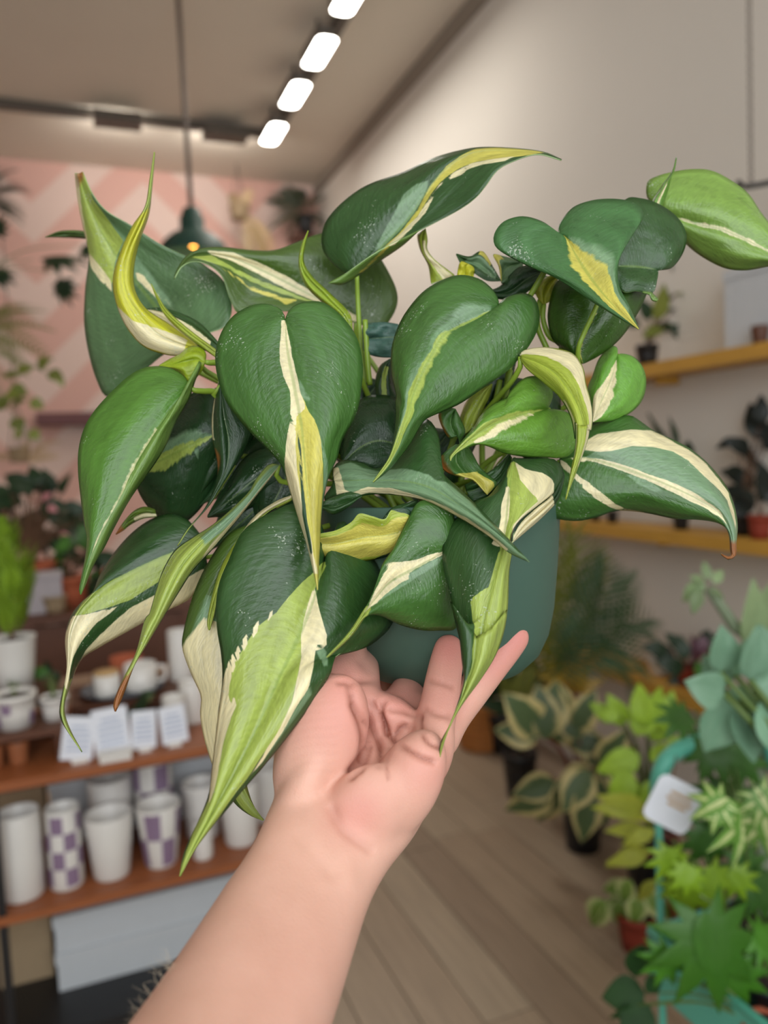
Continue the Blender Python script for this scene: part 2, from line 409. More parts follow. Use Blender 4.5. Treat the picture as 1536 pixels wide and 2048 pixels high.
# back left upright leaf with a torn tip
leaf(Q('A', (660, 945), (560, 1010), (430, 1120), (320, 1195), (270, 1130), (230, 1000), (207, 850), (212, 690), (228, 540), (200, 400), (180, 300), (162, 155)),
     Q('A', (660, 940), (560, 800), (440, 650), (330, 500), (240, 330), (182, 155)),
     Q('A', (660, 940), (780, 900), (870, 860), (892, 760), (850, 650), (740, 570), (570, 490), (420, 395), (310, 330), (245, 250), (200, 148)),
     (0.505, 0.535, 0.515), (0.02, -0.01), 'grey',
     [], patches=[('l', Q('A', (150, 140), (215, 140), (245, 270), (310, 360), (390, 470), (350, 560), (340, 700), (290, 640), (240, 560), (205, 440), (170, 280))),
      ('p', Q('A', (310, 360), (400, 460), (480, 580), (640, 790), (560, 760), (440, 640), (370, 520))), ('c', Q('A', (225, 520), (260, 560), (335, 660), (342, 715), (280, 655), (238, 590))), ('c', Q('A', (430, 570), (500, 655), (600, 755), (618, 795), (540, 735), (455, 650))), ('c', Q('A', (160, 150), (178, 155), (200, 350), (225, 480), (215, 480), (185, 330))), ('b', Q('A', (165, 140), (205, 140), (205, 175), (180, 215), (172, 175)))], p=1.2)
# small tip showing behind it
leaf(Q('A', (290, 455), (200, 425), (100, 424), (25, 452)), Q('A', (290, 455), (200, 440), (100, 436), (25, 452)), Q('A', (290, 470), (200, 458), (90, 452), (25, 452)), (0.56, 0.56, 0.56), (0, 0.004), 'olive', stem=False, p=1)
# arched leaf with tip curling left
leaf(Q('A', (1470, 850), (1350, 830), (1200, 800), (1050, 800), (930, 810), (885, 740), (850, 640), (790, 585), (720, 566), (660, 590), (625, 648)),
     Q('A', (1470, 850), (1380, 780), (1240, 715), (1080, 630), (900, 550), (770, 528), (690, 548), (625, 645)),
     Q('A', (1470, 850), (1580, 880), (1640, 820), (1665, 740), (1640, 650), (1560, 520), (1450, 440), (1310, 436), (1200, 475), (1100, 512), (1000, 515), (840, 499), (740, 508), (680, 542), (640, 600), (624, 640)),
     (0.53, 0.525, 0.49), (-0.01, 0.01), 'olive',
     [], patches=[('c', Q('A', (770, 512), (900, 524), (1050, 582), (1180, 652), (1300, 728), (1480, 820), (1490, 860), (1290, 756), (1150, 696), (1000, 616), (880, 560), (800, 534))),
      ('l', Q('A', (700, 545), (800, 540), (960, 625), (1080, 675), (1200, 725), (1300, 765), (1200, 742), (1060, 692), (960, 650), (860, 592), (760, 560))), ('y', Q('A', (840, 590), (920, 640), (1010, 690), (1130, 735), (1210, 745), (1145, 768), (1110, 745), (990, 705), (900, 640)))], p=1.1)
# curled yellow young leaf
leaf(Q('A', (740, 985), (650, 1003), (560, 992), (470, 950), (395, 855), (348, 730), (343, 630), (380, 510), (432, 400), (490, 310), (512, 180), (532, 56)),
     Q('A', (745, 975), (640, 945), (540, 895), (455, 800), (398, 700), (392, 600), (418, 500), (468, 390), (505, 290), (520, 180), (532, 56)),
     Q('A', (740, 965), (690, 925), (590, 850), (492, 785), (442, 700), (436, 600), (460, 480), (505, 350), (520, 230), (528, 140), (534, 57)),
     (0.47, 0.465, 0.47), (0.006, 0.012), 'yellow', [('c', [(.05, -.9, .8), (.2, -.92, .3), (.3, -.95, -.5), (.4, -1.1, -.9)]), ('l', [(.75, -1, 1), (1, -1, 1)])], p=1, bulge=0.004, ripple=0.0005)
leaf(Q('A', (830, 940), (740, 850), (640, 802), (560, 782), (490, 786)), Q('A', (830, 960), (730, 880), (640, 830), (560, 800), (490, 788)), Q('A', (825, 1000), (720, 960), (640, 900), (580, 850), (490, 790)),
     (0.472, 0.48, 0.485), (0.002, -0.002), 'dark', [('c', [(.1, .1, .7), (.5, .05, 1), (1, -.3, 1)])], p=1, stem=False)
leaf(Q('A', (830, 985), (690, 880), (600, 800), (550, 730), (518, 670)), Q('A', (830, 1000), (690, 895), (595, 810), (548, 735), (518, 670)), Q('A', (830, 1020), (680, 910), (585, 818), (545, 740), (518, 670)),
     (0.46, 0.465, 0.475), (0.002, 0.002), 'lime', p=1, stem=False)
# slender sheath
leaf(Q('A', (1440, 900), (1400, 830), (1320, 760), (1240, 680), (1206, 590), (1215, 500), (1248, 422)), Q('A', (1448, 900), (1420, 820), (1335, 735), (1255, 655), (1216, 580), (1222, 500), (1248, 422)), Q('A', (1455, 895), (1440, 810), (1350, 715), (1270, 640), (1228, 570), (1232, 495), (1249, 423)),
     (0.47, 0.475, 0.48), (0.005, 0.005), (142, 166, 40), p=1, ripple=0)
# top leaf on a tall stem
leaf(Q('B', (312, 735), (240, 725), (150, 645), (118, 560), (138, 460), (200, 375), (300, 290), (400, 235), (560, 180), (720, 105), (860, 62), (1000, 40), (1200, 48), (1340, 68), (1435, 108)),
     Q('B', (312, 735), (450, 590), (590, 440), (690, 290), (800, 155), (950, 68), (1180, 60), (1340, 78), (1435, 110)),
     Q('B', (312, 735), (330, 690), (450, 612), (560, 552), (650, 500), (860, 390), (960, 320), (1020, 250), (1080, 170), (1160, 122), (1300, 80), (1434, 112)),
     (0.49, 0.475, 0.455), (0.02, -0.012), 'dark',
     [], patches=[('y', Q('B', (320, 730), (470, 583), (560, 498), (640, 396), (700, 275), (730, 230), (800, 146), (880, 86), (960, 52), (1080, 44), (1200, 50), (1345, 70), (1250, 88), (1150, 98), (1050, 108), (960, 122), (890, 148), (820, 194), (760, 246), (710, 316), (650, 414), (570, 510), (490, 585), (330, 735))),
      ('c', Q('B', (480, 582), (650, 418), (720, 304), (770, 240), (850, 174), (950, 128), (1060, 108), (1190, 88), (1120, 118), (1000, 138), (920, 162), (882, 198), (800, 228), (745, 292), (690, 400), (600, 500), (510, 580))),
      ('p', Q('B', (390, 640), (440, 540), (480, 470), (530, 380), (570, 300), (630, 250), (705, 222), (692, 280), (640, 390), (560, 490), (460, 590)))], p=1.15,
     stem=[(*Q('B', (318, 900))[0], 0.497), (*Q('B', (330, 1100))[0], 0.5), (*Q('B', (352, 1300))[0], 0.5), (*Q('B', (360, 1500))[0], 0.5)],
     flap=[(Q('B', (155, 785), (240, 738), (400, 628), (520, 560), (650, 498)), Q('B', (155, 785), (235, 792), (320, 742), (440, 662), (560, 580), (650, 498)), (0.478, 0.475, 0.47, 0.468, 0.466), (0.478, 0.485, 0.488, 0.478, 0.466), 0.9)])
# heart leaf in front
leaf([(570, 643), (566, 625), (552, 613), (531, 608), (501, 612), (467, 632), (443, 665), (431, 710), (437, 760), (457, 810), (500, 863), (542, 905), (566, 935), (580, 980), (598, 1039), (616, 1095), (630, 1155), (635, 1180)],
     [(570, 643), (575, 700), (590, 780), (603, 850), (610, 930), (618, 1010), (628, 1100), (635, 1180)],
     [(570, 643), (578, 622), (596, 608), (622, 603), (652, 608), (690, 640), (715, 680), (725, 730), (722, 780), (712, 827), (684, 880), (674, 915), (654, 962), (643, 1028), (638, 1108), (635, 1180)],
     (0.425, 0.405, 0.375), (0.012, 0.014), 'mid',
     [], patches=[('c', Q('D', (1262, -110), (1280, -110), (1308, 0), (1322, 100), (1348, 200), (1372, 310), (1400, 390), (1365, 420), (1345, 440), (1340, 600), (1352, 760), (1385, 950), (1430, 1150), (1462, 1330), (1440, 1330), (1400, 1150), (1350, 1000), (1298, 830), (1280, 700), (1288, 600), (1308, 470), (1314, 340), (1298, 270), (1268, 210), (1246, 100))),
      ('y', Q('D', (1330, 300), (1372, 310), (1412, 400), (1452, 460), (1482, 560), (1494, 700), (1494, 860), (1484, 980), (1480, 1100), (1475, 1440), (1455, 1440), (1440, 1260), (1400, 1100), (1360, 940), (1335, 760), (1325, 600), (1330, 440))),
      ('p', Q('D', (1330, 170), (1400, 295), (1425, 340), (1410, 360), (1380, 335), (1345, 250))), ('p', Q('D', (1484, 560), (1520, 700), (1515, 860), (1490, 1000), (1480, 1150), (1480, 1000), (1496, 860), (1497, 700))),
      ('d', Q('D', (1352, 460), (1364, 470), (1372, 600), (1382, 800), (1402, 1000), (1440, 1230), (1430, 1230), (1380, 1000), (1366, 800), (1354, 600)))], p=1.3, stem=True, bulge=0.003,
     label='front heart-shaped leaf with yellow stripe')
# left folded leaf
leaf(Q('D', (735, 262), (725, 235), (690, 195), (625, 160), (560, 150), (480, 160), (400, 200), (300, 290), (200, 400), (140, 500), (108, 620), (105, 750), (120, 900), (140, 1050), (155, 1120), (148, 1220), (125, 1340), (110, 1420), (118, 1448)),
     Q('D', (735, 262), (600, 440), (440, 690), (330, 920), (220, 1120), (150, 1310), (118, 1448)),
     Q('D', (735, 262), (775, 160), (798, 113), (800, 150), (765, 240), (735, 330), (660, 460), (600, 600), (540, 700), (430, 855), (370, 950), (300, 1080), (250, 1180), (190, 1280), (140, 1400), (118, 1448)),
     (0.45, 0.425, 0.415), (0.014, 0.016), (80, 124, 44), [('u', [(0, .05, 1.3), (.5, .05, 1.3), (1, .05, 1.3)]), ('c', [(.25, -.02, .02), (.6, -.025, .03), (.95, -.05, .05)])], p=1.1, bulge=0.004,
     stem=[(*Q('D', (760, 285))[0], 0.451), (*Q('D', (820, 292))[0], 0.455), (*Q('D', (900, 302))[0], 0.46), (*Q('D', (1150, 400))[0], 0.475)])
# yellow-green young leaf above it
leaf(Q('D', (826, 125), (828, 75), (790, 38), (730, 42), (685, 80), (620, 112), (565, 146)), Q('D', (826, 125), (770, 110), (710, 120), (640, 140), (565, 148)), Q('D', (826, 125), (800, 185), (735, 245), (705, 205), (650, 168), (565, 150)),
     (0.455, 0.457, 0.46), (0.008, 0.0), (150, 172, 36), p=1, stem=[(*Q('D', (850, 130))[0], 0.457), (*Q('D', (920, 140))[0], 0.462), (*Q('D', (1100, 240))[0], 0.48)])
# dark leaf behind with pale stripe
leaf(Q('D', (890, 525), (900, 400), (860, 290), (760, 300), (650, 400), (540, 560), (470, 680), (430, 750)), Q('D', (890, 530), (760, 590), (600, 670), (430, 752)),
     Q('D', (890, 535), (915, 700), (850, 880), (760, 1000), (650, 1078), (600, 1060), (550, 1005), (480, 920), (440, 840), (430, 755)),
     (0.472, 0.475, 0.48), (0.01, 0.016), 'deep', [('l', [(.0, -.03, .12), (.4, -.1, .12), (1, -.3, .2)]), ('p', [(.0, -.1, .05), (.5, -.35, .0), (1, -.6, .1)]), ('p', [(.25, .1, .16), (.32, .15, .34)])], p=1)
# twisted dark leaf with a brown scar
leaf(Q('D', (905, 225), (870, 400), (868, 550), (897, 700), (890, 800), (830, 950), (720, 1085), (668, 1172)), Q('D', (915, 260), (930, 420), (960, 580), (950, 720), (900, 830), (830, 955), (730, 1075), (668, 1172)), Q('D', (930, 300), (1080, 480), (1072, 580), (1015, 690), (930, 825), (845, 945), (740, 1065), (670, 1172)),
     (0.45, 0.445, 0.44), (0.01, 0.004), 'deep', [('c', [(.0, -1.1, -.9), (.35, -1.1, -.9)]), ('l', [(.45, .8, 1.1), (.7, .55, 1.1), (1, .2, 1.1)]), ('b', [(.37, -1.1, -1.05), (.42, -1.1, -.7), (.48, -1.1, -.75), (.54, -1.1, -1.05)])], p=1)
# dark leaf between, in the shade
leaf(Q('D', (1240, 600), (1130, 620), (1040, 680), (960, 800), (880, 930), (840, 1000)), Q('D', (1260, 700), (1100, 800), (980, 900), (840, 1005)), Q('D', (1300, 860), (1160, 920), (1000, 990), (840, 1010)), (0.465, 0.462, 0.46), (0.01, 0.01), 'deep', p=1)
# long narrow variegated leaf
leaf(Q('D', (1235, 708), (1185, 712), (1115, 795), (1080, 860), (980, 960), (860, 1060), (760, 1122), (660, 1192), (600, 1285), (560, 1385), (510, 1560))+[(290, 1240), (272, 1307), (245, 1362), (228, 1405), (230, 1422)],
     Q('D', (1245, 712), (1150, 810), (1070, 910), (950, 1030), (840, 1120), (720, 1250), (640, 1380), (560, 1560))+[(300, 1262), (262, 1340), (238, 1390), (230, 1423)],
     Q('D', (1248, 712), (1195, 785), (1115, 885), (1060, 955), (980, 1055), (880, 1175), (760, 1305), (680, 1425), (600, 1555))+[(323, 1240), (292, 1291), (268, 1331), (246, 1390), (231, 1423)],
     (0.445, 0.418, 0.395), (0.01, 0.006), (140, 160, 84), [('p', [(.0, -.5, .7), (.3, -.6, .5), (.4, -.2, .2)]), ('l', [(.35, -.9, .8), (.7, -.9, .8), (.9, -1, 1)]), ('c', [(.0, .6, 1.0), (.2, .55, .95), (.35, .6, .95), (.42, .9, 1)]), ('d', [(.1, .93, 1.1), (.5, .93, 1.1), (.75, .93, 1.1)]), ('d', [(.3, -1.1, -.93), (.7, -1.1, -.95)]), ('b', [(.83, .9, 1.), (.88, -.6, .9), (.93, -1.1, 1.1), (1, -1.1, 1.1)])], p=1)
# left low leaf, dark half above and cream half below
leaf([(405, 1075), (375, 1040), (340, 1028), (300, 1040), (260, 1070), (222, 1115), (196, 1160), (189, 1182), (160, 1208), (140, 1238), (131, 1280), (134, 1340), (120, 1414), (126, 1446), (164, 1504)],
     [(405, 1080), (342, 1106), (273, 1137), (205, 1176), (160, 1220), (140, 1268), (137, 1330), (124, 1414), (130, 1450), (164, 1504)],
     [(405, 1085), (415, 1150), (382, 1195), (342, 1217), (292, 1242), (252, 1264), (197, 1295), (162, 1319), (142, 1365), (128, 1414), (138, 1455), (164, 1504)],
     (0.47, 0.45, 0.43), (0.02, 0.012), 'dark', [], patches=[('l', Q('T', (1180, 1390), (1000, 1478), (800, 1565), (610, 1665), (490, 1760), (430, 1860), (520, 1835), (640, 1795), (760, 1755), (900, 1665), (1030, 1590), (1180, 1480))),
      ('c', Q('T', (370, 1990), (425, 1850), (520, 1835), (690, 1792), (560, 1895), (475, 1995), (420, 2100), (400, 2230), (390, 2300), (370, 2200))),
      ('c', Q('T', (1200, 1560), (980, 1690), (870, 1742), (760, 1802), (620, 1922), (500, 2040), (440, 2150), (410, 2250), (480, 2130), (620, 2020), (800, 1930), (960, 1840), (1150, 1760), (1220, 1700))),
      ('l', Q('S', (330, 330), (365, 290), (385, 330), (345, 440), (340, 520), (390, 620), (420, 680), (395, 660), (330, 540), (305, 460)))], p=1.05)
# leaf behind the big front one (dark above, cream below), its tail shows right of it
leaf(Q('G', (560, 140), (420, 180), (300, 240), (190, 400), (120, 560), (75, 730), (66, 830), (110, 960), (163, 1080), (160, 1180), (185, 1320), (240, 1480), (330, 1630), (410, 1700), (490, 1735)),
     Q('G', (580, 160), (430, 420), (330, 700), (290, 950), (290, 1200), (330, 1430), (400, 1600), (490, 1735)),
     Q('G', (600, 160), (640, 400), (620, 700), (540, 1000), (440, 1300), (400, 1500), (415, 1600), (450, 1680), (492, 1733)),
     (0.435, 0.425, 0.40), (0.008, 0.006), 'olive', [('p', [(.3, -.7, 0.2), (.42, -.8, .3), (.5, -1, .3)]), ('c', [(.36, -.6, .4), (.5, -1.1, .4), (.7, -1.1, .2), (.8, -1., -.2)]), ('l', [(.55, .0, 1), (.75, -.4, 1), (1, -1, 1)])], p=1)
# thin edge-on leaf beside it
leaf(Q('G', (640, 28), (560, 60), (450, 135), (350, 265), (272, 400), (222, 560), (197, 690), (205, 736)), Q('G', (640, 40), (490, 130), (380, 260), (300, 400), (240, 570), (212, 680), (205, 736)), Q('G', (640, 52), (510, 130), (405, 255), (315, 405), (252, 570), (235, 650), (208, 736)),
     (0.44, 0.43, 0.422), (0.006, 0.004), 'lime', [('c', [(0, -1, -.2), (.4, -1, -.3)]), ('d', [(.1, .3, 1), (.7, .3, 1.1)])], p=1, stem=False)
# the big front leaf
leaf(Q('G', (812, 365), (800, 200), (740, 90), (640, 72), (555, 108), (450, 160), (370, 235), (310, 365), (262, 480), (243, 600), (250, 740), (270, 860), (277, 1000), (257, 1150), (237, 1330), (220, 1480), (205, 1600), (150, 1740), (110, 1820), (70, 1920), (52, 2027)),
     Q('G', (812, 365), (760, 560), (690, 740), (570, 1000), (440, 1280), (290, 1570), (130, 1870), (52, 2027)),
     Q('G', (812, 365), (860, 230), (900, 160), (980, 240), (1090, 400), (1150, 560), (1170, 690), (1090, 785), (1000, 838), (930, 846), (872, 870), (842, 960), (800, 1032), (730, 1140), (640, 1262), (570, 1352), (480, 1462), (400, 1552), (300, 1672), (200, 1792), (120, 1902), (54, 2027)),
     (0.418, 0.372, 0.342), (0.012, ((0, .03), (.25, .046), (.38, .042), (.48, .010), (1, .006))), 'dark',
     [], patches=[('l', Q('G', (805, 375), (740, 440), (620, 560), (560, 640), (470, 710), (405, 800), (345, 900), (315, 970), (300, 1120), (360, 1090), (310, 1190), (270, 1340), (245, 1480), (220, 1600), (130, 1780), (40, 2040), (70, 2030), (130, 1900), (215, 1770), (325, 1610), (400, 1520), (500, 1370), (570, 1270), (640, 1110), (670, 990), (690, 880), (690, 780), (700, 700), (725, 600), (760, 520), (800, 440), (830, 385))),
      ('c', Q('G', (758, 500), (800, 700), (822, 760), (820, 840), (795, 830), (765, 800), (760, 860), (750, 940), (725, 1040), (660, 1140), (590, 1270), (540, 1340), (480, 1430), (395, 1535), (500, 1365), (570, 1265), (640, 1110), (668, 990), (690, 880), (688, 760), (700, 680), (725, 590))),
      ('c', Q('G', (640, 535), (610, 590), (560, 650), (475, 720), (415, 805), (355, 900), (322, 980), (300, 1120), (370, 1080), (325, 1190), (282, 1330), (255, 1480), (230, 1600), (205, 1650), (222, 1480), (236, 1330), (254, 1170), (274, 1060), (288, 960), (325, 870), (395, 765), (465, 685), (555, 620))),
      ('p', Q('G', (815, 830), (835, 920), (810, 935), (775, 860), (765, 830))), ('p', Q('G', (740, 1020), (750, 1060), (650, 1200), (540, 1350), (440, 1480), (400, 1530), (560, 1300), (660, 1150)))], p=1.25, bulge=0.0045,
     label='large hanging leaf with lime centre and cream bands')
leaf(Q('G', (900, 700), (930, 800), (920, 860), (880, 950), (790, 1055), (700, 1120)), Q('G', (850, 700), (840, 820), (820, 920), (770, 1030), (700, 1122)), Q('G', (800, 700), (760, 850), (730, 1000), (700, 1124)), (0.425, 0.422, 0.42), (0.005, 0.005), 'deep', p=1, stem=False)
# yellow-lime leaf end
leaf(Q('E', (680, 690), (640, 650), (560, 655), (520, 708), (450, 692), (380, 678), (335, 725), (250, 770), (150, 792), (80, 830)), Q('E', (680, 740), (560, 790), (400, 810), (250, 840), (80, 850)), Q('E', (680, 800), (600, 870), (530, 912), (440, 932), (320, 946), (220, 932), (150, 890), (80, 870)),
     (0.418, 0.414, 0.41), (-0.006, 0.008), 'lime', [('y', [(0, -.6, .9), (1, -.6, .8)]), ('d', [(.0, .85, 1.1), (.25, .85, 1.1), (.4, .95, 1.1)]), ('d', [(0, -1.1, -.6), (.15, -1.1, -.8), (.22, -1.1, -1)])], p=1)
# leaf with a long thin tail
leaf(Q('E', (862, 878), (900, 760), (880, 640), (780, 605), (700, 620), (645, 715), (600, 805), (565, 875), (512, 950), (488, 1020), (450, 1130), (400, 1215), (320, 1335), (200, 1467)),
     Q('E', (862, 878), (700, 970), (550, 1050), (470, 1140), (410, 1220), (330, 1340), (200, 1467)),
     Q('E', (862, 878), (930, 1000), (950, 1150), (912, 1302), (820, 1318), (720, 1316), (620, 1292), (560, 1266), (500, 1236), (440, 1225), (405, 1252), (340, 1345), (205, 1468)),
     (0.412, 0.400, 0.362), (0.008, 0.016), 'mid', [], patches=[('c', Q('E', (850, 880), (760, 906), (700, 926), (620, 942), (540, 946), (516, 958), (545, 972), (510, 1010), (480, 1080), (430, 1180), (405, 1225), (480, 1165), (530, 1115), (600, 1062), (650, 1036), (530, 1047), (640, 1012), (760, 942), (850, 900))),
      ('p', Q('E', (860, 895), (790, 970), (700, 1025), (620, 1075), (540, 1125), (470, 1175), (420, 1215), (530, 1050), (640, 1010), (760, 945))), ('l', Q('E', (430, 1180), (450, 1200), (400, 1270), (330, 1360), (200, 1480), (190, 1460), (310, 1340), (390, 1220)))], p=1.2)
# right front hanging leaf with a folded top
leaf(Q('E', (1225, 375), (1170, 480), (1085, 590), (1010, 612), (920, 690), (860, 765), (838, 870), (845, 980), (880, 1130), (903, 1250), (940, 1400))+Q('H', (990, 0), (1035, 160), (1055, 340), (1066, 430), (1040, 540), (990, 680), (942, 770), (921, 860), (922, 925)),
     Q('E', (1225, 375), (1200, 560), (1185, 740), (1165, 880), (1110, 1080), (1060, 1260), (1040, 1400))+Q('H', (1130, 200), (1110, 360), (1050, 540), (985, 690), (940, 820), (922, 925)),
     Q('E', (1225, 375), (1330, 378), (1450, 382), (1500, 450), (1478, 520), (1440, 570), (1350, 640), (1255, 715), (1218, 790), (1216, 890), (1200, 1000), (1192, 1200), (1172, 1330))+Q('H', (1300, 50), (1280, 180), (1232, 310), (1150, 440), (1062, 560), (1002, 660), (960, 760), (930, 870), (922, 925)),
     (0.435, 0.386, 0.37), (0.006, 0.008), 'dark',
     [], patches=[('l', Q('E', (1195, 400), (1240, 395), (1262, 480), (1340, 565), (1380, 600), (1310, 665), (1228, 745), (1210, 800), (1200, 860), (1150, 870), (1190, 740), (1190, 560))),
      ('l', Q('E', (1150, 880), (1195, 870), (1225, 900), (1215, 1000), (1210, 1200), (1190, 1330), (1140, 1450), (1095, 1540), (1000, 1540), (1005, 1400), (1014, 1300), (998, 1240), (1040, 1180), (1090, 1080))),
      ('l', Q('H', (1180, -60), (1100, 0), (1112, 70), (1122, 130), (1112, 250), (1105, 360), (1072, 440), (1040, 560), (982, 690), (940, 790), (918, 930), (940, 880), (985, 760), (1020, 660), (1090, 540), (1165, 430), (1240, 310), (1290, 190), (1320, 60), (1310, -40))),
      ('c', Q('E', (1188, 520), (1208, 540), (1202, 700), (1186, 780), (1170, 865), (1100, 852), (1140, 780), (1155, 700), (1160, 620))),
      ('c', Q('E', (1235, 395), (1300, 440), (1390, 455), (1450, 500), (1445, 570), (1385, 625), (1330, 575), (1262, 490))), ('c', Q('E', (1440, 560), (1340, 650), (1250, 720), (1214, 800), (1205, 830), (1222, 740), (1300, 660), (1390, 590))),
      ('p', Q('E', (1030, 815), (1090, 785), (1120, 800), (1060, 820)))], p=1.15, bulge=0.004)
leaf(Q('E', (1500, 450), (1440, 570), (1350, 645), (1270, 720), (1225, 790)), Q('E', (1505, 470), (1460, 580), (1370, 670), (1290, 740), (1222, 830)), Q('E', (1500, 500), (1470, 600), (1390, 690), (1300, 770), (1215, 840)), (0.425, 0.415, 0.40), (0, 0.004), 'deep', [('c', [(.3, -.8, 1.1), (1, -.8, 1.1)])], p=1, stem=False, ripple=0)
# arching grey-green leaf
leaf(Q('E', (235, 480), (245, 418), (300, 385), (400, 400), (470, 430), (560, 380), (650, 250), (740, 160), (800, 215), (822, 300), (812, 400), (850, 470), (950, 562), (1050, 662), (1180, 800), (1312, 942)),
     Q('E', (235, 500), (460, 495), (640, 505), (780, 545), (920, 625), (1060, 720), (1180, 820), (1312, 942)),
     Q('E', (235, 520), (190, 605), (350, 586), (480, 570), (620, 580), (760, 612), (900, 682), (1020, 752), (1120, 822), (1200, 890), (1312, 943)),
     (0.435, 0.410, 0.374), (0.025, 0.006), 'dark', [], patches=[('p', Q('E', (250, 425), (330, 398), (400, 430), (480, 450), (560, 440), (640, 432), (700, 448), (760, 466), (800, 498), (860, 508), (920, 556), (1000, 626), (1080, 716), (1150, 786), (1240, 876), (1320, 945), (1200, 885), (1090, 800), (960, 716), (830, 646), (700, 590), (560, 560), (450, 555), (340, 575), (270, 575))),
      ('c', Q('E', (235, 430), (265, 425), (285, 480), (300, 548), (340, 562), (430, 530), (560, 538), (700, 574), (830, 624), (960, 696), (1090, 780), (1200, 870), (1190, 884), (1080, 806), (950, 724), (820, 654), (690, 602), (560, 568), (430, 562), (330, 588), (260, 582), (245, 500)))], p=1, stem=False)
leaf(Q('E', (600, 250), (590, 60), (480, 28), (380, 60), (305, 200), (278, 330), (290, 400)), Q('E', (600, 300), (480, 280), (380, 320), (290, 402)), Q('E', (600, 330), (570, 430), (480, 450), (380, 440), (290, 405)), (0.465, 0.46, 0.455), (0.015, 0.0), 'deep', p=1)
leaf(Q('E', (400, 560), (330, 560), (250, 580), (170, 620)), Q('E', (400, 580), (330, 610), (250, 640), (170, 640)), Q('E', (380, 590), (320, 640), (240, 680), (170, 650)), (0.43, 0.428, 0.425), (0.0, 0.0), 'dark', p=1, stem=False)
leaf(Q('E', (700, 600), (640, 620), (560, 650), (500, 720)), Q('E', (700, 640), (640, 660), (570, 690), (500, 724)), Q('E', (680, 690), (640, 700), (580, 720), (500, 728)), (0.424, 0.422, 0.42), (0.0, 0.0), 'dark', [('y', [(.2, .3, 1.1), (.8, .3, 1.1)])], p=1, stem=False)
# heart leaf right of centre
leaf(Q('B', (1090, 915), (1085, 870), (1050, 815), (980, 762), (880, 742), (780, 770), (680, 830), (600, 920), (545, 1010), (510, 1110), (500, 1200), (507, 1300), (530, 1400))+Q('E', (580, 60), (582, 150), (572, 250), (548, 360), (505, 430), (455, 506)),
     Q('B', (1090, 915), (960, 985), (790, 1070), (720, 1180), (660, 1300), (610, 1426))+Q('E', (655, 130), (600, 260), (545, 380), (455, 506)),
     Q('B', (1090, 915), (1110, 880), (1175, 848), (1240, 842), (1290, 875), (1312, 950), (1302, 1040), (1255, 1130), (1190, 1212), (1130, 1272), (1000, 1362))+Q('E', (930, 75), (800, 132), (740, 162), (700, 220), (660, 290), (600, 370), (540, 440), (457, 506)),
     (0.45, 0.425, 0.395), (0.016, 0.012), 'mid', [('l', [(.0, -.04, .03), (.3, -.05, .04), (.5, -.1, .08), (.7, -.25, .15), (.85, -.4, .3), (1, -.5, .5)]), ('p', [(.05, -.2, 0), (.2, -.38, 0), (.28, -.2, 0), (.45, -.12, 0), (.7, -.35, 0), (.9, -.5, .2)])], p=1.15, bulge=0.004,
     label='heart-shaped leaf with thin lime midrib right of centre')
# saddle leaf seen from its tip
leaf(Q('C', (525, 412), (500, 412), (470, 362), (400, 330), (330, 323), (255, 350), (213, 410), (222, 470), (300, 522), (400, 570), (520, 622), (700, 740), (820, 812), (912, 866)),
     Q('C', (525, 412), (560, 425), (620, 530), (700, 650), (800, 765), (912, 866)),
     Q('C', (525, 412), (530, 360), (590, 282), (680, 246), (780, 237), (870, 249), (920, 280), (932, 325), (900, 380), (850, 450), (818, 520), (808, 600), (820, 670), (860, 745), (912, 866)),
     (0.445, 0.425, 0.402), (0.01, 0.022), (66, 110, 60), [('y', [(.0, -.08, .08), (.3, -.12, .16), (.6, -.2, .3), (.85, -.3, .45), (1, -.3, .3)]), ('p', [(.1, .1, .2), (.4, .15, .32), (.7, .28, .55), (.9, .4, .8)])], p=1.0, bulge=0.001)
leaf(Q('C', (1005, 580), (1070, 568), (1120, 505), (1142, 430), (1125, 365), (1080, 310), (1000, 258), (920, 234), (850, 238), (800, 330), (770, 560)), Q('C', (1005, 580), (940, 570), (860, 565), (770, 562)), Q('C', (1005, 580), (1000, 625), (978, 690), (900, 682), (830, 680), (770, 566)),
     (0.465, 0.462, 0.46), (0.012, -0.006), 'dark', p=1.2, bulge=0.003, stem=False,
     flap=[(Q('C', (930, 683), (965, 685), (985, 700), (1006, 722)), Q('C', (930, 690), (962, 700), (975, 725), (998, 732)), (0.456, 0.454, 0.452), (0.452, 0.45, 0.45), 0.6)])
leaf(Q('C', (720, 640), (600, 600), (515, 640), (480, 740), (474, 830), (500, 920), (560, 972), (640, 1032)), Q('C', (725, 680), (690, 800), (650, 880), (622, 960), (640, 1032)), Q('C', (740, 640), (850, 600), (955, 640), (950, 690), (915, 770), (865, 855), (800, 932), (720, 992), (645, 1032)),
     (0.462, 0.455, 0.46), (0.014, 0.014), (52, 86, 24), [('y', [(.1, -.02, .035), (.5, -.025, .04), (1, -.05, .08)])], p=1, stem=False)
mesh_obj('stem', *tube([at(*q, d_) for q, d_ in zip(Q('C', (715, 735), (680, 815), (645, 890), (622, 950), (618, 1010), (640, 1080)), (0.446, 0.447, 0.45, 0.452, 0.457, 0.47))], 0.0014, 8), M_STEM, PLANT)
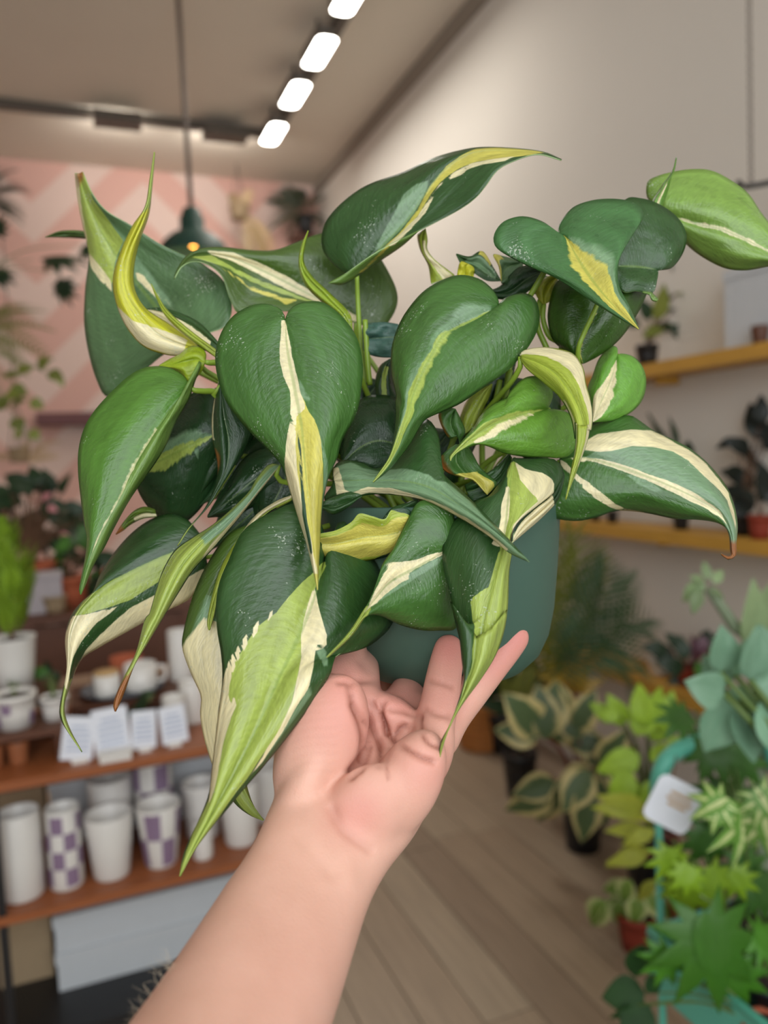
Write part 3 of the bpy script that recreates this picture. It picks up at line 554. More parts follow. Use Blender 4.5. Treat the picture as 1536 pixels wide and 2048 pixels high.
# pale leaf reaching out to the right
leaf(Q('C', (1035, 295), (1000, 268), (955, 232), (950, 172), (972, 140), (1060, 110), (1170, 94), (1265, 102), (1360, 150), (1440, 212), (1500, 300), (1560, 380), (1640, 500), (1700, 580)),
     Q('C', (1035, 295), (1100, 330), (1200, 362), (1300, 382), (1400, 422), (1536, 490), (1700, 582)),
     Q('C', (1035, 295), (1080, 380), (1150, 462), (1230, 522), (1330, 570), (1430, 580), (1536, 562), (1620, 555), (1700, 584)),
     (0.495, 0.482, 0.475), (0.014, 0.012), 'light', [('c', [(.05, -.035, .035), (.5, -.045, .045), (1, -.06, .06)])], p=1.1, bulge=0.004, stem=True)
leaf(Q('C', (985, 270), (980, 245), (1030, 165), (1075, 100), (1093, 36)), Q('C', (1000, 275), (1010, 230), (1045, 160), (1075, 105), (1093, 36)), Q('C', (1020, 278), (1050, 200), (1068, 130), (1085, 90), (1094, 37)), (0.48, 0.48, 0.475), (0.006, 0.006), 'bright', [('c', [(0, -.15, .35), (.5, -.1, .3), (.8, 0, .1)])], p=1, ripple=0, stem=False)
# lime narrow drooping leaf
leaf(Q('C', (338, 992), (360, 968), (450, 954), (540, 965), (600, 990), (640, 1050), (655, 1130), (680, 1220), (688, 1290), (680, 1360))+Q('F', (520, 190), (500, 290), (462, 400), (430, 485), (400, 560), (378, 627)),
     Q('C', (340, 998), (430, 1030), (510, 1080), (575, 1160), (620, 1240), (645, 1320), (645, 1400))+Q('F', (470, 200), (462, 300), (440, 400), (412, 490), (378, 627)),
     Q('C', (338, 1004), (370, 1055), (450, 1122), (520, 1182), (562, 1242), (590, 1310), (605, 1400))+Q('F', (430, 180), (436, 260), (430, 350), (410, 450), (392, 550), (376, 627)),
     (0.44, 0.41, 0.40), (0.012, 0.006), 'lime', [('c', [(.0, -1, -.5), (.3, -.95, -.45), (.6, -.92, -.6), (.85, -.9, -.6)]), ('c', [(.3, .75, .9), (.6, .72, .88), (.8, .7, .9)]), ('d', [(.3, .92, 1.1), (.8, .9, 1.1)]), ('d', [(.45, -1.1, -.94), (.85, -1.1, -.93)])], p=1)
# bright green leaf with a hooked tip
leaf(Q('E', (1415, 103), (1440, 20), (1400, -60), (1300, -70), (1215, 0), (1190, 40), (1110, 82), (1040, 150), (1020, 190), (960, 262), (900, 332), (872, 365), (880, 388)),
     Q('E', (1415, 103), (1250, 142), (1110, 190), (990, 270), (905, 345), (880, 388)),
     Q('E', (1415, 103), (1530, 130), (1590, 250), (1540, 350), (1480, 372), (1400, 369), (1300, 366), (1180, 346), (1100, 312), (1040, 296), (940, 330), (885, 370), (880, 388)),
     (0.448, 0.425, 0.41), (0.012, 0.01), 'bright', [('l', [(.0, -.06, .05), (.3, -.12, .1), (.5, -.22, .15), (.7, -.4, .3), (1, -.6, .6)]), ('c', [(.2, 0, .08), (.5, .05, .2), (.8, .2, .45)])], p=1.1, bulge=0.004)
# light heart leaf at the right edge
leaf(Q('C', (808, 992), (805, 955), (770, 952), (720, 1010), (690, 1090), (665, 1160), (680, 1250), (690, 1312)), Q('C', (808, 992), (775, 1110), (725, 1225), (690, 1312)), Q('C', (808, 992), (830, 985), (885, 1000), (930, 1050), (946, 1120), (930, 1200), (880, 1262), (800, 1302), (740, 1312), (690, 1313)),
     (0.47, 0.46, 0.45), (0.012, 0.01), (104, 158, 56), [('c', [(0, -.06, .06), (.4, -.25, .16), (.7, -.5, .3), (1, -.8, .5)])], p=1, bulge=0.004)
# large right leaf with cream bands and hooked brown tip
leaf(Q('F', (340, 402), (380, 320), (450, 250), (530, 190), (620, 160), (740, 147), (800, 178), (880, 235), (960, 272), (1080, 332), (1180, 412), (1260, 502), (1312, 582), (1346, 680), (1360, 780), (1352, 880), (1352, 945), (1310, 972), (1266, 940)),
     Q('F', (340, 402), (480, 388), (650, 430), (850, 500), (1050, 585), (1200, 665), (1285, 740), (1325, 830), (1335, 920), (1340, 950), (1308, 964), (1266, 940)),
     Q('F', (340, 402), (290, 520), (245, 680), (310, 732), (440, 749), (560, 726), (640, 696), (720, 690), (850, 705), (1000, 736), (1130, 741), (1230, 755), (1290, 780), (1316, 840), (1322, 930), (1330, 945), (1306, 955), (1266, 940)),
     (0.46, 0.44, 0.43), (0.018, 0.014), 'mid',
     [], patches=[('p', Q('F', (470, 395), (560, 345), (700, 320), (880, 322), (1000, 350), (1100, 415), (1200, 505), (1300, 635), (1350, 760), (1360, 940), (1310, 960), (1290, 740), (1200, 650), (1100, 590), (950, 520), (800, 460), (650, 420))),
      ('p', Q('F', (700, 460), (850, 515), (940, 585), (880, 582), (800, 545), (730, 490))),
      ('c', Q('F', (480, 300), (560, 256), (640, 242), (760, 228), (870, 236), (960, 280), (1080, 345), (1180, 425), (1252, 515), (1305, 590), (1340, 700), (1352, 830), (1338, 760), (1300, 635), (1230, 548), (1150, 478), (1080, 408), (990, 352), (880, 330), (760, 325), (640, 350), (560, 356), (480, 345))),
      ('c', Q('F', (400, 392), (480, 384), (600, 396), (720, 434), (850, 484), (960, 518), (1080, 572), (1180, 632), (1265, 695), (1310, 790), (1270, 740), (1180, 680), (1080, 632), (980, 582), (880, 536), (780, 496), (650, 446), (560, 420), (440, 412))),
      ('c', Q('F', (345, 400), (380, 420), (445, 485), (525, 545), (585, 595), (655, 650), (720, 682), (840, 702), (720, 702), (640, 672), (560, 628), (480, 568), (415, 505), (350, 430))),
      ('b', Q('F', (1300, 870), (1375, 870), (1375, 1000), (1250, 1000), (1250, 910)))], p=1.05, bulge=0.004,
     label='wide leaf with cream bands and brown hooked tip')
# small pieces in the middle and behind
leaf(Q('B', (850, 742), (800, 706), (735, 655), (697, 600), (698, 545), (688, 487)), Q('B', (800, 760), (740, 700), (690, 640), (672, 580), (672, 530), (688, 487)), Q('B', (720, 790), (705, 690), (662, 605), (645, 530), (660, 505), (688, 487)), (0.49, 0.49, 0.492), (0.0, 0.008), 'lime', [('c', [(0, -.8, .2), (.5, -.8, .1), (.8, -.6, .0)])], p=1, stem=False)
leaf(Q('B', (1100, 770), (1060, 700), (1000, 612), (930, 640), (858, 625)), Q('B', (1100, 772), (1050, 730), (980, 680), (920, 665), (858, 628)), Q('B', (1100, 776), (1020, 770), (940, 720), (890, 690), (858, 632)), (0.475, 0.478, 0.48), (0.0, -0.004), 'dark', [('p', [(.1, -.7, .5), (.8, -.5, .3)]), ('y', [(.3, -1.1, -.6), (.6, -1.1, -.7)])], p=1, stem=False)
leaf(Q('B', (1105, 780), (1090, 690), (1060, 630), (1120, 640), (1225, 665)), Q('B', (1105, 782), (1120, 720), (1160, 690), (1225, 668)), Q('B', (1105, 786), (1160, 780), (1210, 720), (1225, 672)), (0.475, 0.478, 0.482), (0.0, 0), 'grey', [('y', [(.0, -1, -.4), (.6, -1, -.6)])], p=1, stem=False)
leaf(Q('B', (860, 760), (870, 700), (885, 668), (920, 680)), Q('B', (900, 765), (905, 720), (910, 690), (920, 680)), Q('B', (950, 760), (955, 710), (940, 690), (920, 680)), (0.47, 0.47, 0.47), (0, 0), 'yellow', p=1, stem=False)
leaf(Q('B', (1030, 830), (1100, 800), (1200, 700), (1330, 690)), Q('B', (1050, 840), (1150, 830), (1250, 760), (1330, 720)), Q('B', (1060, 870), (1180, 870), (1290, 800), (1340, 750)), (0.478, 0.475, 0.47), (0, 0.0), 'deep', p=1, stem=False)
leaf(Q('B', (1400, 860), (1300, 850), (1230, 790), (1240, 750), (1340, 740)), Q('B', (1400, 840), (1320, 810), (1270, 780), (1340, 742)), Q('B', (1410, 800), (1380, 760), (1360, 750), (1341, 744)), (0.482, 0.482, 0.482), (0, 0.0), 'grey', p=1, stem=False)
leaf(Q('C', (450, 745), (425, 715), (412, 675), (435, 635), (485, 608), (520, 610)), Q('C', (455, 745), (455, 690), (480, 640), (520, 612)), Q('C', (462, 742), (490, 720), (512, 660), (522, 616)), (0.475, 0.475, 0.475), (0, 0.0), (158, 164, 40), p=1, stem=[(*Q('C', (450, 820))[0], 0.476), (*Q('C', (480, 900))[0], 0.476), (*Q('C', (540, 960))[0], 0.478), (*Q('C', (400, 1150))[0], 0.49)])
leaf(Q('B', (540, 1010), (440, 1000), (350, 1020), (345, 1090)), Q('B', (540, 1080), (440, 1085), (345, 1095)), Q('B', (540, 1195), (430, 1190), (355, 1160), (345, 1098)), (0.482, 0.485, 0.487), (0, 0.0), (72, 108, 96), p=1, stem=False)
leaf(Q('B', (420, 1420), (415, 1320), (440, 1240), (495, 1200)), Q('B', (465, 1420), (462, 1320), (475, 1250), (497, 1202)), Q('B', (530, 1420), (510, 1320), (505, 1250), (499, 1205)), (0.478, 0.478, 0.478), (0.006, 0.006), 'deep', [('l', [(0, -.35, .2), (.8, -.3, .3)])], p=1, stem=False)
leaf(Q('C', (40, 1380), (60, 1260), (110, 1180), (200, 1130)), Q('C', (75, 1370), (110, 1280), (150, 1200), (200, 1130)), Q('C', (110, 1340), (150, 1270), (190, 1190), (205, 1130)), (0.462, 0.464, 0.466), (0.006, 0.006), 'lime', p=1, stem=False)
leaf(Q('E', (920, 240), (870, 260), (815, 140), (870, 100), (905, 105)), Q('E', (925, 260), (905, 240), (880, 180), (905, 105)), Q('E', (930, 290), (960, 230), (930, 150), (907, 106)), (0.447, 0.447, 0.447), (0, 0), 'mid', [('b', [(.2, -1.1, -.8), (.7, -1.1, -.85)])], p=1, stem=False)
leaf(Q('E', (910, 300), (840, 350), (815, 400), (860, 450), (940, 475), (1000, 480), (1080, 570)), Q('E', (930, 300), (910, 380), (940, 440), (1010, 500), (1080, 572)), Q('E', (950, 290), (990, 330), (1040, 420), (1090, 470), (1135, 515), (1080, 575)), (0.445, 0.44, 0.435), (0, 0), 'mid', [('y', [(.5, -1, .6), (1, -1, 1)]), ('b', [(.2, -1.1, -.9), (.32, -1.1, -.6), (.45, -1.1, -.7), (.55, -1.1, -.95)])], p=1, stem=False)
leaf(Q('E', (960, 520), (1040, 480), (1120, 430), (1200, 350)), Q('E', (970, 560), (1050, 530), (1150, 470), (1205, 352)), Q('E', (1000, 620), (1100, 590), (1200, 500), (1220, 380)), (0.444, 0.442, 0.446), (0.0, 0.0), 'dark', p=1, stem=False)
leaf(Q('D', (540, 965), (480, 950), (420, 975), (360, 1040), (318, 1105)), Q('D', (545, 985), (470, 985), (400, 1020), (350, 1070), (318, 1105)), Q('D', (550, 1005), (470, 1015), (400, 1050), (360, 1082), (320, 1106)), (0.475, 0.472, 0.47), (0.0, 0.0), (104, 130, 44), [('c', [(0, .2, .8), (.5, .1, .8)]), ('b', [(.78, -1.1, 1.1), (1, -1.1, 1.1)])], p=1, stem=False)
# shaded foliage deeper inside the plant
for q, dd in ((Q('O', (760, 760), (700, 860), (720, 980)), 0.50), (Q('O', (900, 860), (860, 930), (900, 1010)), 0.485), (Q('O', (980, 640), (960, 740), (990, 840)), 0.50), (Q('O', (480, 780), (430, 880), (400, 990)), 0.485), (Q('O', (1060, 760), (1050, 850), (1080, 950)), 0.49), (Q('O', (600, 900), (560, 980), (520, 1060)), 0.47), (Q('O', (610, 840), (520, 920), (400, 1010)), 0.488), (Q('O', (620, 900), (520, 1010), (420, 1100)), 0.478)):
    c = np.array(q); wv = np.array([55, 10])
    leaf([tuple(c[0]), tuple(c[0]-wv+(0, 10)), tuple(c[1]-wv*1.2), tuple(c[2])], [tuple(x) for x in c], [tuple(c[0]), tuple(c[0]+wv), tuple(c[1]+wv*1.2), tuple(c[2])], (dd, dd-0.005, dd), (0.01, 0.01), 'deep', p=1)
for q, dd in ((((1010, 800), (1018, 740), (1030, 700)), 0.47), (((1000, 900), (1005, 830), (1020, 740)), 0.468), (((960, 880), (985, 830), (1000, 760)), 0.472), (((1095, 700), (1075, 650), (1080, 600)), 0.478), (((740, 770), (735, 720), (730, 640)), 0.485)):
    mesh_obj('stem', *tube([at(x, y, dd) for x, y in q], 0.0018, 8), M_STEM, PLANT)
# ------------------------------------------------------------------ the hand and forearm
def ring_loft(rings, n=40):
    """rings: (cx, cy, halfwidth px, depth, half thickness m, dir of the width in px)"""
    V = []; a = np.linspace(0, 2*math.pi, n, endpoint=False)
    X = spline([r[:5]+(r[5][0], r[5][1]) for r in rings], 60)
    for cx, cy, hw, d, th, ux, uy in X:
        q = math.hypot(ux, uy); ux, uy = ux/q, uy/q
        for t in a:
            c, s = math.cos(t), math.sin(t)
            c = math.copysign(abs(c)**0.85, c); s = math.copysign(abs(s)**0.85, s)
            V.append(at(cx+ux*hw*c, cy+uy*hw*c, d+0.55*th-th*s))
    V = np.array(V); Fc = []
    for i in range(59):
        for j in range(n):
            k = (j+1) % n; Fc.append((i*n+j, i*n+k, (i+1)*n+k, (i+1)*n+j))
    Fc.append(tuple(range(n-1, -1, -1))); Fc.append(tuple(range(59*n, 60*n)))
    return V, Fc
def ball(c, r, axes=None, n=20):
    V = []; Fc = []
    for i in range(n+1):
        th = math.pi*i/n
        for j in range(2*n):
            ph = math.pi*j/n; V.append((math.sin(th)*math.cos(ph), math.sin(th)*math.sin(ph), math.cos(th)))
    V = np.array(V)*np.array(r if hasattr(r, '__len__') else (r, r, r))
    if axes is not None: V = V@np.array(axes)
    for i in range(n):
        for j in range(2*n):
            k = (j+1) % (2*n); Fc.append((i*2*n+j, (i+1)*2*n+j, (i+1)*2*n+k, i*2*n+k))
    return V+np.asarray(c), Fc
def blob(px, py, d, rx, ry, rz, ang):
    """ellipsoid with axes: image direction ang (deg), across it, and depth; sizes in metres"""
    a = math.radians(ang); u = AX[0]*math.cos(a)+AX[1]*math.sin(a); v = -AX[0]*math.sin(a)+AX[1]*math.cos(a)
    return ball(at(px, py, d), (rx, ry, rz), [u, v, AX[2]])
def digit(pts):
    """pts: (px, py, depth, radius m)"""
    P = np.array([at(*q[:3]) for q in pts]); R = [q[3]*1.05 for q in pts]
    V, Fc = tube(P, R, 20, 40)
    return [(V, Fc), ball(P[-1], R[-1]), ball(P[0], R[0])]
parts = [ring_loft([(430, 2150, 205, 0.262, 0.033, (.9, .43)), (476, 2052, 182, 0.280, 0.031, (.9, .43)), (538, 1924, 160, 0.305, 0.028, (.9, .43)), (580, 1835, 145, 0.324, 0.0245, (.9, .43)),
                    (621, 1751, 132, 0.343, 0.0215, (.9, .43)), (655, 1685, 134, 0.357, 0.021, (.92, .4)), (694, 1621, 148, 0.371, 0.0215, (.96, .26)), (724, 1525, 164, 0.392, 0.020, (1, .12)),
                    (757, 1432, 146, 0.418, 0.0165, (1, .06)), (775, 1385, 120, 0.436, 0.012, (1, .04))])]
parts.append(blob(642, 1490, 0.386, 0.038, 0.0215, 0.018, 68))      # ball of the thumb
parts.append(blob(592, 1615, 0.374, 0.034, 0.011, 0.0125, 66))
parts.append(blob(622, 1430, 0.392, 0.024, 0.017, 0.016, 62))
parts.append(blob(728, 1625, 0.367, 0.026, 0.019, 0.0115, 55))       # heel of the hand
parts.append(blob(812, 1570, 0.377, 0.030, 0.0165, 0.016, 62))      # little finger side
parts.append(blob(862, 1500, 0.397, 0.022, 0.012, 0.013, 78))
parts.append(blob(785, 1430, 0.412, 0.018, 0.010, 0.012, 150))      # pad below the fingers
parts.append(blob(700, 1380, 0.425, 0.016, 0.012, 0.013, 100))
h = lambda x, y: Q('H', (x, y))[0]
parts += digit([(*h(855, 870), 0.404, 0.0100), (*h(898, 700), 0.401, 0.0101), (*h(930, 560), 0.408, 0.0100), (*h(952, 430), 0.416, 0.0095), (*h(968, 340), 0.421, 0.0090), (*h(980, 268), 0.425, 0.0081)])
parts += digit([(*h(930, 760), 0.413, 0.0105), (*h(1000, 640), 0.424, 0.0098), (*h(1110, 500), 0.433, 0.0094), (*h(1210, 370), 0.440, 0.0092), (*h(1290, 270), 0.445, 0.0090), (*h(1338, 205), 0.447, 0.0087)])
parts += digit([(*h(700, 620), 0.425, 0.0105), (*h(745, 520), 0.448, 0.0100), (*h(770, 480), 0.475, 0.0095), (*h(820, 500), 0.505, 0.0090), (*h(880, 500), 0.53, 0.0078)])
parts += digit([(*h(490, 560), 0.415, 0.0112), (*h(500, 420), 0.440, 0.0105), (*h(505, 350), 0.460, 0.0100), (*h(540, 370), 0.480, 0.0096), (*h(620, 480), 0.505, 0.0090), (*h(680, 490), 0.53, 0.0080)])
parts += digit([(*h(280, 640), 0.397, 0.0145), (*h(315, 500), 0.412, 0.0125), (*h(380, 360), 0.432, 0.0112), (*h(430, 230), 0.446, 0.0105), (*h(450, 130), 0.455, 0.0088)])
V, Fc = merge(parts)
raw = mesh_obj('hand_raw', V, Fc, M_STEM)
rm = raw.modifiers.new('skin', 'REMESH'); rm.mode = 'VOXEL'; rm.voxel_size = 0.0014
sm = raw.modifiers.new('smooth', 'SMOOTH'); sm.factor = 0.6; sm.iterations = 28
dg = bpy.context.evaluated_depsgraph_get()
ev = raw.evaluated_get(dg).to_mesh()
nv = len(ev.vertices); co = np.empty(nv*3); ev.vertices.foreach_get('co', co); co = co.reshape(-1, 3)
no = np.empty(nv*3); ev.vertices.foreach_get('normal', no); no = no.reshape(-1, 3)
HF = [tuple(p.vertices) for p in ev.polygons]
HV = co+np.array(raw.location)
raw.evaluated_get(dg).to_mesh_clear()
bpy.data.objects.remove(raw, do_unlink=True)
pp = to_px(HV)
facing = np.clip(-(no@AX[2])*2, 0, 1)
disp = np.zeros(nv); red = np.zeros(nv)
def crease(view, pts, amp, w, tint=0.35):
    global disp, red
    P = spline([q+(0,) for q in Q(view, *pts)], 60)[:, :2]
    dmin = np.full(nv, 1e9)
    for q in P: dmin = np.minimum(dmin, np.hypot(pp[:, 0]-q[0], pp[:, 1]-q[1]))
    g = np.exp(-(dmin/w)**2)*facing
    disp -= amp*g; red += tint*g
crease('H', ((440, 470), (462, 580), (500, 690), (520, 790), (505, 890), (440, 960)), 0.0018, 9)
crease('H', ((560, 560), (600, 640), (650, 730), (720, 800), (820, 860), (900, 890)), 0.0017, 7)
crease('H', ((460, 580), (520, 660), (580, 740), (610, 800)), 0.0014, 8)
crease('H', ((600, 760), (605, 830), (600, 900)), 0.0014, 8)
crease('H', ((530, 790), (500, 870), (440, 960)), 0.0012, 10)
crease('H', ((620, 560), (612, 640), (640, 720)), 0.002, 7)
crease('H', ((660, 600), (740, 610), (820, 640)), 0.0014, 7)
crease('H', ((818, 600), (822, 700), (860, 770), (930, 812)), 0.0008, 7)
crease('H', ((850, 600), (920, 625), (990, 640)), 0.0011, 6)
crease('H', ((868, 440), (940, 455), (1000, 475)), 0.0010, 6)
crease('H', ((340, 1150), (390, 1250), (460, 1310), (545, 1370)), 0.0011, 10, 0.2)
crease('H', ((380, 445), (480, 440), (600, 445)), 0.0016, 7)
crease('H', ((360, 1180), (330, 1080), (380, 1000)), 0.0005, 16, 0.08)
crease('H', ((700, 730), (720, 700), (745, 690)), 0.0016, 6)
# the thin dark lines inside the folds
for pts in (((452, 520), (470, 600), (505, 690), (522, 790), (508, 880)), ((600, 630), (650, 725), (720, 795), (820, 856), (890, 884)), ((530, 670), (580, 740), (606, 790), (604, 880)), ((614, 575), (612, 650), (640, 715), (700, 770)), ((690, 735), (715, 705), (745, 690)), ((822, 640), (832, 720), (870, 780), (925, 810)), ((560, 800), (540, 870), (500, 940)), ((660, 820), (640, 900), (650, 980))):
    crease('H', pts, 0.0005, 3.6, 0.5)
for k in range(9):      # fine wrinkles over the ball of the thumb
    y = 560+k*46
    crease('H', ((100+k*4, y+40), (220, y+10), (360, y-6+k*3)), 0.00016, 4, 0.05)
for pts, a_, w_ in (((( 160, 1290), (330, 1500)), 0.0006, 16), (((240, 1130), (300, 1536)), -0.0007, 22), (((420, 1400), (440, 1536)), -0.0008, 20)):
    crease('H', pts, a_, w_, 0.0)
HV = HV+no*disp[:, None]
pink = np.zeros(nv)
for px_, py_, r_, s_ in ((898, 1290, 55, .9), (895, 1400, 60, .5), (1035, 1265, 50, .9), (990, 1330, 50, .6), (715, 1625, 62, .55), (690, 1350, 60, .5), (800, 1390, 50, .5), (860, 1540, 70, .45), (640, 1440, 80, .35), (740, 1460, 80, .4), (600, 1950, 150, .1)):
    pink += s_*np.exp(-((pp[:, 0]-px_)**2+(pp[:, 1]-py_)**2)/r_**2)
def skin_material():
    mt, nt, b = new_mat('skin'); L = nt.links.new
    pk = N(nt, 'ShaderNodeAttribute', attribute_name='pink'); rd = N(nt, 'ShaderNodeAttribute', attribute_name='crease')
    tc = N(nt, 'ShaderNodeTexCoord')
    n1 = N(nt, 'ShaderNodeTexNoise'); n1.inputs['Scale'].default_value = 55; n1.inputs['Detail'].default_value = 4; L(tc.outputs['Object'], n1.inputs['Vector'])
    n2 = N(nt, 'ShaderNodeTexVoronoi'); n2.inputs['Scale'].default_value = 900; L(tc.outputs['Object'], n2.inputs['Vector'])
    m1 = N(nt, 'ShaderNodeMix', data_type='RGBA'); m1.inputs[6].default_value = lin4((206, 158, 137)); m1.inputs[7].default_value = lin4((221, 175, 156)); L(n1.outputs['Fac'], m1.inputs[0])
    m2 = N(nt, 'ShaderNodeMix', data_type='RGBA'); L(m1.outputs[2], m2.inputs[6]); m2.inputs[7].default_value = lin4((206, 132, 122)); L(pk.outputs['Fac'], m2.inputs[0])
    m3 = N(nt, 'ShaderNodeMix', data_type='RGBA'); L(m2.outputs[2], m3.inputs[6]); m3.inputs[7].default_value = lin4((150, 92, 76)); L(rd.outputs['Fac'], m3.inputs[0])
    L(m3.outputs[2], b.inputs['Base Color']); b.inputs['Roughness'].default_value = 0.5; b.inputs['Specular IOR Level'].default_value = 0.35
    b.inputs['Subsurface Weight'].default_value = 0.15; b.inputs['Subsurface Radius'].default_value = (1.0, 0.35, 0.2); b.inputs['Subsurface Scale'].default_value = 0.004
    bp = N(nt, 'ShaderNodeBump'); bp.inputs['Strength'].default_value = 0.25; bp.inputs['Distance'].default_value = 0.0004; L(n2.outputs['Distance'], bp.inputs['Height']); L(bp.outputs[0], b.inputs['Normal'])
    return mt
PERSON = empty('person', at(430, 2150, 0.262), 'bare left forearm and open hand, palm towards us, holding the pot from below', 'person')
mesh_obj('arm_and_hand', HV, HF, skin_material(), PERSON, attrs={'pink': ('FLOAT', np.clip(pink, 0, 1)), 'crease': ('FLOAT', np.clip(red, 0, 1))})
# fine hairs on the outer forearm
hr = random.Random(11); hairs = []
for k in range(30):
    u = hr.random()
    x0 = 255+u*95; y0 = 2052-u*136+hr.uniform(-4, 8)
    a0 = at(x0+14, y0+4, 0.283+u*0.014+hr.uniform(-.004, .004))
    L_ = hr.uniform(0.004, 0.010); ang = math.radians(hr.uniform(95, 165))
    dr = AX[0]*math.cos(ang)+AX[1]*math.sin(ang); bend = AX[1]*hr.uniform(-.002, .003)+AX[0]*hr.uniform(-.002, .002)
    hairs.append(tube([a0, a0+dr*L_*0.5+bend, a0+dr*L_], [0.00005, 0.00004, 0.00002], 4, 7))
ho = mesh_obj('arm_hair', *merge(hairs), simple('arm_hair', (214, 196, 170), 0.4, 0.1), PERSON); ho['kind'] = 'stuff'
# ------------------------------------------------------------------ helpers for the shop's plants
def gleaf(name, rgb, rgb2=None, mode='plain', rough=0.45, trans=0.22):
    mt, nt, b = new_mat(name); L = nt.links.new
    uv = N(nt, 'ShaderNodeAttribute', attribute_name='luv'); sp = N(nt, 'ShaderNodeSeparateXYZ'); L(uv.outputs['Vector'], sp.inputs[0])
    oi = N(nt, 'ShaderNodeObjectInfo')
    no_ = N(nt, 'ShaderNodeTexNoise'); no_.inputs['Scale'].default_value = 3.5; no_.inputs['Detail'].default_value = 3
    ad = N(nt, 'ShaderNodeVectorMath', operation='ADD'); L(uv.outputs['Vector'], ad.inputs[0]); L(oi.outputs['Random'], ad.inputs[1]); L(ad.outputs[0], no_.inputs['Vector'])
    ab = N(nt, 'ShaderNodeMath', operation='ABSOLUTE'); L(sp.outputs[0], ab.inputs[0])
    mx = N(nt, 'ShaderNodeMix', data_type='RGBA')
    r2 = rgb2 or tuple(min(255, int(c*1.25)+4) for c in rgb)
    mx.inputs[6].default_value = lin4(rgb); mx.inputs[7].default_value = lin4(r2)
    if mode == 'plain': L(no_.outputs['Fac'], mx.inputs[0])
    else:
        s = N(nt, 'ShaderNodeMath', operation='MULTIPLY_ADD'); L(no_.outputs['Fac'], s.inputs[0]); s.inputs[1].default_value = 0.7; L(ab.outputs[0], s.inputs[2])
        mr = N(nt, 'ShaderNodeMapRange'); L(s.outputs[0], mr.inputs[0])
        if mode == 'edge': mr.inputs[1].default_value = 0.92; mr.inputs[2].default_value = 1.06
        else: mr.inputs[1].default_value = 0.72; mr.inputs[2].default_value = 0.60
        L(mr.outputs[0], mx.inputs[0])
    vr = N(nt, 'ShaderNodeMapRange'); L(oi.outputs['Random'], vr.inputs[0]); vr.inputs[3].default_value = 0.75; vr.inputs[4].default_value = 1.2
    vm = N(nt, 'ShaderNodeVectorMath', operation='SCALE'); L(mx.outputs[2], vm.inputs[0]); L(vr.outputs[0], vm.inputs['Scale'])
    L(vm.outputs[0], b.inputs['Base Color']); b.inputs['Roughness'].default_value = rough
    tr = N(nt, 'ShaderNodeBsdfTranslucent'); L(vm.outputs[0], tr.inputs[0])
    ms = N(nt, 'ShaderNodeMixShader'); ms.inputs[0].default_value = trans; L(b.outputs[0], ms.inputs[1]); L(tr.outputs[0], ms.inputs[2]); L(ms.outputs[0], nt.nodes['Material Output'].inputs[0])
    return mt
def blade(w, shape='ovate', droop=0.25, fold=0.12, nl=11, nw=3, base=0.0):
    """unit leaf along +X, face up +Z"""
    V = []; U = []
    for i in range(nl):
        t = i/(nl-1)
        if shape == 'ovate': h = w*(math.sin(math.pi*t**0.75))**0.9
        elif shape == 'lance': h = w*(math.sin(math.pi*t**0.85))*(1-0.3*t)
        elif shape == 'round': h = w*math.sqrt(max(0, 1-(2*t-1)**2))
        elif shape == 'heart': h = w*(1-t)**0.75*(0.55+1.2*t)*(1 if t > 0.02 else 0.9)
        x = t; z = -droop*t*t
        if shape == 'heart': x = t-0.18*0
        for j in range(-nw, nw+1):
            s = j/nw
            xx = x-(0.2*abs(s)**1.5*(1-t)**3 if shape == 'heart' else 0)
            V.append((xx, s*h, z+fold*abs(s)*h*2-0.3*fold*s*s)); U.append((s, t, 0))
    Fc = []; n = 2*nw+1
    for i in range(nl-1):
        for j in range(n-1): a = i*n+j; Fc.append((a, a+n, a+n+1, a+1))
    return np.array(V), Fc, np.array(U)
def multi(blades):
    """several (V, F, U, rz, scale, offset) into one leaf"""
    V, Fc, U, n = [], [], [], 0
    for v, f, u, rz, sc, off in blades:
        c, s = math.cos(rz), math.sin(rz); v = v*np.array(sc)
        v = np.stack([v[:, 0]*c-v[:, 1]*s, v[:, 0]*s+v[:, 1]*c, v[:, 2]], -1)+np.array(off)
        V.append(v); U.append(u); Fc += [tuple(i+n for i in q) for q in f]; n += len(v)
    return np.concatenate(V), Fc, np.concatenate(U)
def leaf_data(name, vfu, mat):
    V, Fc, U = vfu
    me = bpy.data.meshes.new(name); me.from_pydata(V.tolist(), [], [tuple(int(i) for i in f) for f in Fc])
    me.polygons.foreach_set('use_smooth', [True]*len(me.polygons)); me.materials.append(mat)
    a = me.attributes.new('luv', 'FLOAT_VECTOR', 'POINT'); a.data.foreach_set('vector', U.ravel()); me.update()
    return me
def palmate(n=7, w=0.13, spread=250):
    b = []
    for k in range(n):
        a = -spread/2+spread*k/(n-1); L_ = 0.62*(1-0.35*(abs(a)/(spread/2))**1.5)
        v, f, u = blade(w, 'lance', 0.25, 0.15, 9, 2)
        b.append((v, f, u, math.radians(a), (L_, L_*1.25, L_), (0.32, 0, 0)))
    v, f, u = blade(0.30, 'round', 0.05, 0.05, 9, 3); b.append((v, f, u, 0, (0.5, 0.5, 0.5), (0.12, 0, 0.004)))
    return multi(b)
